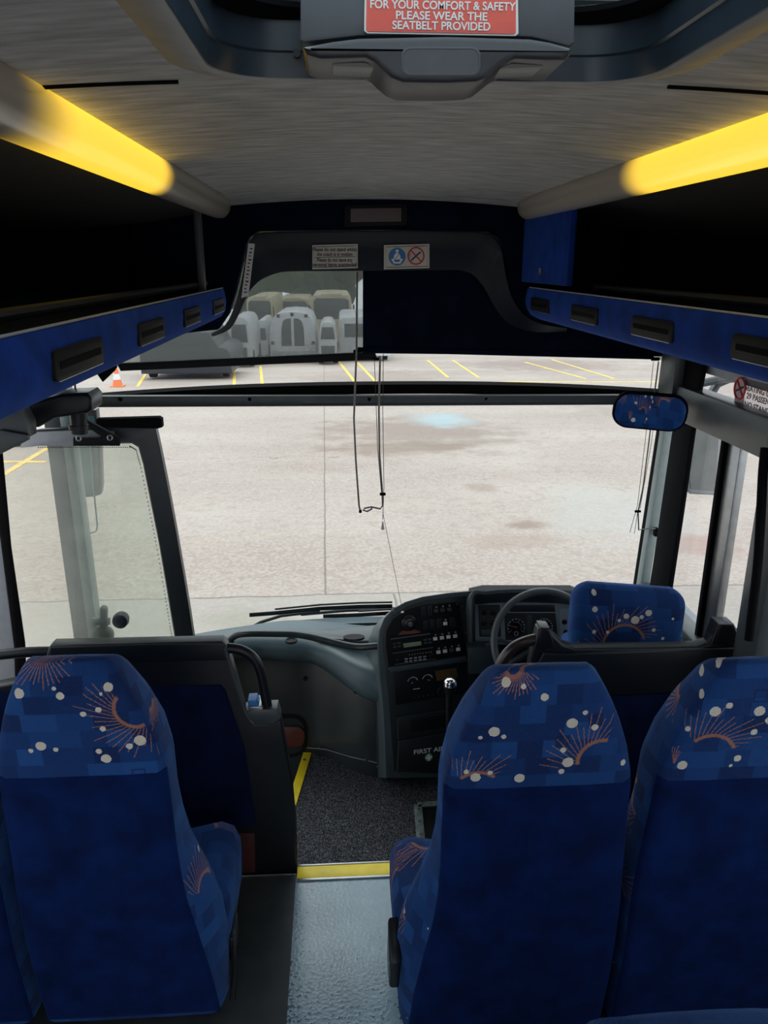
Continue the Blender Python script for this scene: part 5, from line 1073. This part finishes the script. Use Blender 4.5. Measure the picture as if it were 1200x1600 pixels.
bm = NB(); tube(bm, [cc+Vector((0, .02, -.01)), cc+Vector((0, -.02, .008))], .003, 6); obj('cigarette', bm, 'ink', t_)
# ------------------------------------------------------------------ wipers outside
for pts, arm, lab in (([(390, 961), (430, 958), (500, 951), (560, 948), (613, 947)], [(500, 955), (440, 962), (408, 972), (385, 985)], 'long wiper blade lying along the bottom of the windscreen on the left'),
                      ([(505, 963), (560, 961), (625, 957), (700, 952)], [(470, 960), (540, 954), (640, 950), (700, 951)], 'second wiper blade just in front of the centre console')):
    yw = 3.64 if pts[0][0] < 450 else 3.72
    w_ = thing('windscreen_wiper', lab, 'wiper', tuple(aty(*pts[2], yw)), 'windscreen wipers')
    bm = NB(); tube(bm, q(pts, yw), .011, 8); obj('blade', bm, 'rubber', w_)
    bm = NB(); tube(bm, [p+Vector((0, 0, .022)) for p in q(pts[1:], yw)], .005, 6); obj('blade_holder', bm, 'blackgloss', w_)
    bm = NB(); tube(bm, q(arm, yw+.03), .009, 8); obj('arm', bm, 'blackgloss', w_)
# ------------------------------------------------------------------ yard: vehicles, cone, trees
def vehicle(name, lab, cat, px0, px1, ytop, Y, depth, body, outline, wins, wheels=True, grp=None, lights=None):
    """outline/wins in fractions: x -1..1 across the width, z 0..1 up the height"""
    zb = gz(Y); a = aty(px0, 500, Y).x; b = aty(px1, 500, Y).x; zt = aty((px0+px1)/2, ytop, Y).z; cx_ = (a+b)/2; hw = (b-a)/2; H_ = zt-zb
    t_ = thing(name, lab, cat, (cx_, Y, zb), grp)
    P3 = lambda u, v, d=0: Vector((cx_+u*hw, Y-d, zb+v*H_))
    bm = NB(); prism(bm, [P3(u, max(v, .12)) for u, v in outline], (0, depth, 0), .08, 2); obj('body', bm, body, t_)
    for wn_ in wins:
        bm = NB(); prism(bm, [P3(u, v, .03) for u, v in wn_], (0, .05, 0), .015); obj('window', bm, 'busglass', t_)
    if wheels:
        for u in (-.82, .82):
            for dy in (.8, depth-.8):
                bm = NB(); cyl(bm, (cx_+u*hw-.13, Y+dy, zb+.42), (cx_+u*hw+.13, Y+dy, zb+.42), .42, 20); obj('wheel', bm, 'tyre', t_)
    for li in (lights or []):
        bm = NB(); p = P3(*li, .06); box(bm, p-Vector((.09, .0, .09)), p+Vector((.09, .05, .09)), .02); obj('lamp', bm, 'redcarpet', t_)
    return t_, P3
van_o = [(-1, .12), (-1, .55), (-.93, .75), (-.8, .9), (-.5, .98), (0, 1), (.5, .98), (.8, .9), (.93, .75), (1, .55), (1, .12)]
coach_o = [(-1, .12), (-1, .8), (-.97, .93), (-.85, .985), (0, 1), (.85, .985), (.97, .93), (1, .8), (1, .12)]
v_, P3 = vehicle('minibus', 'white minibus seen from behind through the mesh blind, two tall rear windows', 'minibus', 420, 493, 487, 43, 5.5, 'busblue', van_o,
                 [[(-.5, .34), (-.48, .68), (-.4, .82), (-.25, .87), (-.06, .87), (-.06, .34)], [(.06, .34), (.06, .87), (.25, .87), (.4, .82), (.48, .68), (.5, .34)]], lights=[(-.88, .4), (.88, .4), (-.6, .92), (.6, .92), (0, .95)])
bm = NB(); prism(bm, [P3(u, v, .05) for u, v in ((-.95, .16), (.95, .16), (.95, .24), (-.95, .24))], (0, .1, 0), .02); obj('bumper', bm, 'light_grey', v_)
ws = [[(-.85, .55), (-.85, .88), (-.7, .93), (.7, .93), (.85, .88), (.85, .55)]]
for a, b, yt, Y_, lab, m0 in ((386, 427, 464, 57, 'cream coach behind the minibus, leftmost of the three coaches', 'buscream'), (434, 484, 466, 70, 'cream coach parked directly behind the white minibus', 'buscream'), (486, 550, 460, 58, 'cream coach at the right of the coach row', 'buscream')):
    v_, P3 = vehicle('coach', lab, 'coach', a, b, yt, Y_, 11, m0, coach_o, ws, grp='parked cream coaches')
    bm = NB(); prism(bm, [P3(u, v, .04) for u, v in ((-.5, .955), (.5, .955), (.5, 1.02), (-.5, 1.02))], (0, 2, 0), .1); obj('roof_pod', bm, m0, v_)
    bm = NB()
    for u in (-1.08, 1.08): prism(bm, [P3(u-.05, .62, .4), P3(u+.05, .62, .4), P3(u+.05, .82, .4), P3(u-.05, .82, .4)], (0, .15, 0), .03)
    obj('mirror', bm, 'busdark', v_)
v_, P3 = vehicle('minibus', 'white bonneted bus at the right edge of the mesh blind', 'minibus', 530, 610, 495, 44, 8, 'busblue', coach_o, [[(-.8, .55), (-.8, .85), (.8, .85), (.8, .55)]])
v_, P3 = vehicle('van', 'pale blue van front beside the white minibus', 'van', 497, 526, 503, 41.5, 4.5, 'busblue', van_o, [[(-.8, .6), (-.6, .88), (.6, .88), (.8, .6)], [(-.7, .2), (-.75, .45), (.75, .45), (.7, .2)]])
v_, P3 = vehicle('van', 'white van partly hidden by the left edge of the front moulding', 'van', 354, 391, 495, 40, 5, 'busblue', van_o, [[(-.7, .5), (-.6, .85), (.6, .85), (.7, .5)], [(-.6, .16), (-.6, .4), (.6, .4), (.6, .16)]])
v_, P3 = vehicle('van', 'pale van peeping out left of the white minibus', 'van', 399, 417, 500, 46, 5, 'busblue', van_o, [[(-.8, .5), (-.6, .8), (.6, .8), (.8, .5)]])
v_, P3 = vehicle('car', 'dark car behind the left end of the mesh blind', 'car', 212, 358, 516, 33.5, 4.4, 'busdark', [(-1, .12), (-1, .5), (-.9, .62), (-.72, .66), (-.55, .95), (0, 1), (.55, .95), (.72, .66), (.9, .62), (1, .5), (1, .12)], [[(-.62, .66), (-.5, .9), (.5, .9), (.62, .66)]])
bm = NB(); prism(bm, [P3(u, v, .04) for u, v in ((-.25, .25), (.25, .25), (.25, .36), (-.25, .36))], (0, .03, 0)); obj('number_plate', bm, 'white', v_, smooth=False)
p = atg(184, 604); t_ = thing('traffic_cone', 'orange and white traffic cone standing in the yard at far left', 'cone', tuple(p))
bm = NB(); box(bm, p+Vector((-.25, -.25, 0)), p+Vector((.25, .25, .05)), .01); loft(bm, [disc_pts(p+Vector((0, 0, z)), (1, 0, 0), (0, 1, 0), r, 20) for z, r in ((.05, .19), (.4, .12), (.75, .045))]); obj('cone_body', bm, 'cone', t_)
bm = NB(); loft(bm, [disc_pts(p+Vector((0, 0, z)), (1, 0, 0), (0, 1, 0), r, 20) for z, r in ((.28, .149), (.5, .106))]); obj('reflective_band', bm, 'white', t_)
# trees beyond the vehicles
def tree(x, y, h_, r, lab):
    zb = gz(y); t_ = thing('tree', lab, 'tree', (x, y, zb), 'trees beyond the yard')
    bm = NB(); tube(bm, [(x, y, zb), (x+.2, y, zb+h_*.3), (x, y, zb+h_*.7)], [.35, .28, .1], 8); obj('trunk', bm, 'bark', t_)
    bm = NB(); rs = random.Random(int(x*10)+5)
    for _ in range(26):
        a = rs.uniform(0, 2*PI); rr = rs.uniform(0, .75)*r; zc = zb+h_*rs.uniform(.22, .88); sz = rs.uniform(.28, .5)*r*(1.1-.5*(zc-zb)/h_)
        b2 = bmesh.new(); bmesh.ops.create_icosphere(b2, subdivisions=2, radius=sz)
        for v in b2.verts: v.co = v.co*(1+rs.uniform(-.22, .22))+Vector((x+rr*math.cos(a), y+rr*math.sin(a), zc))
        merge(bm, b2)
    obj('foliage', bm, 'leaf', t_, smooth=False)
for i in range(9):
    tree(-38+i*7.6, 90+(i % 2)*11, 16+(i*7 % 4), 4.8, ('broad dark green tree behind the parked coaches'))
for i in range(3): tree(-25+i*11, 116, 20, 4.8, 'broad dark green tree behind the parked coaches')
for o in list(C.objects):
    if '_o' in o: del o['_o']
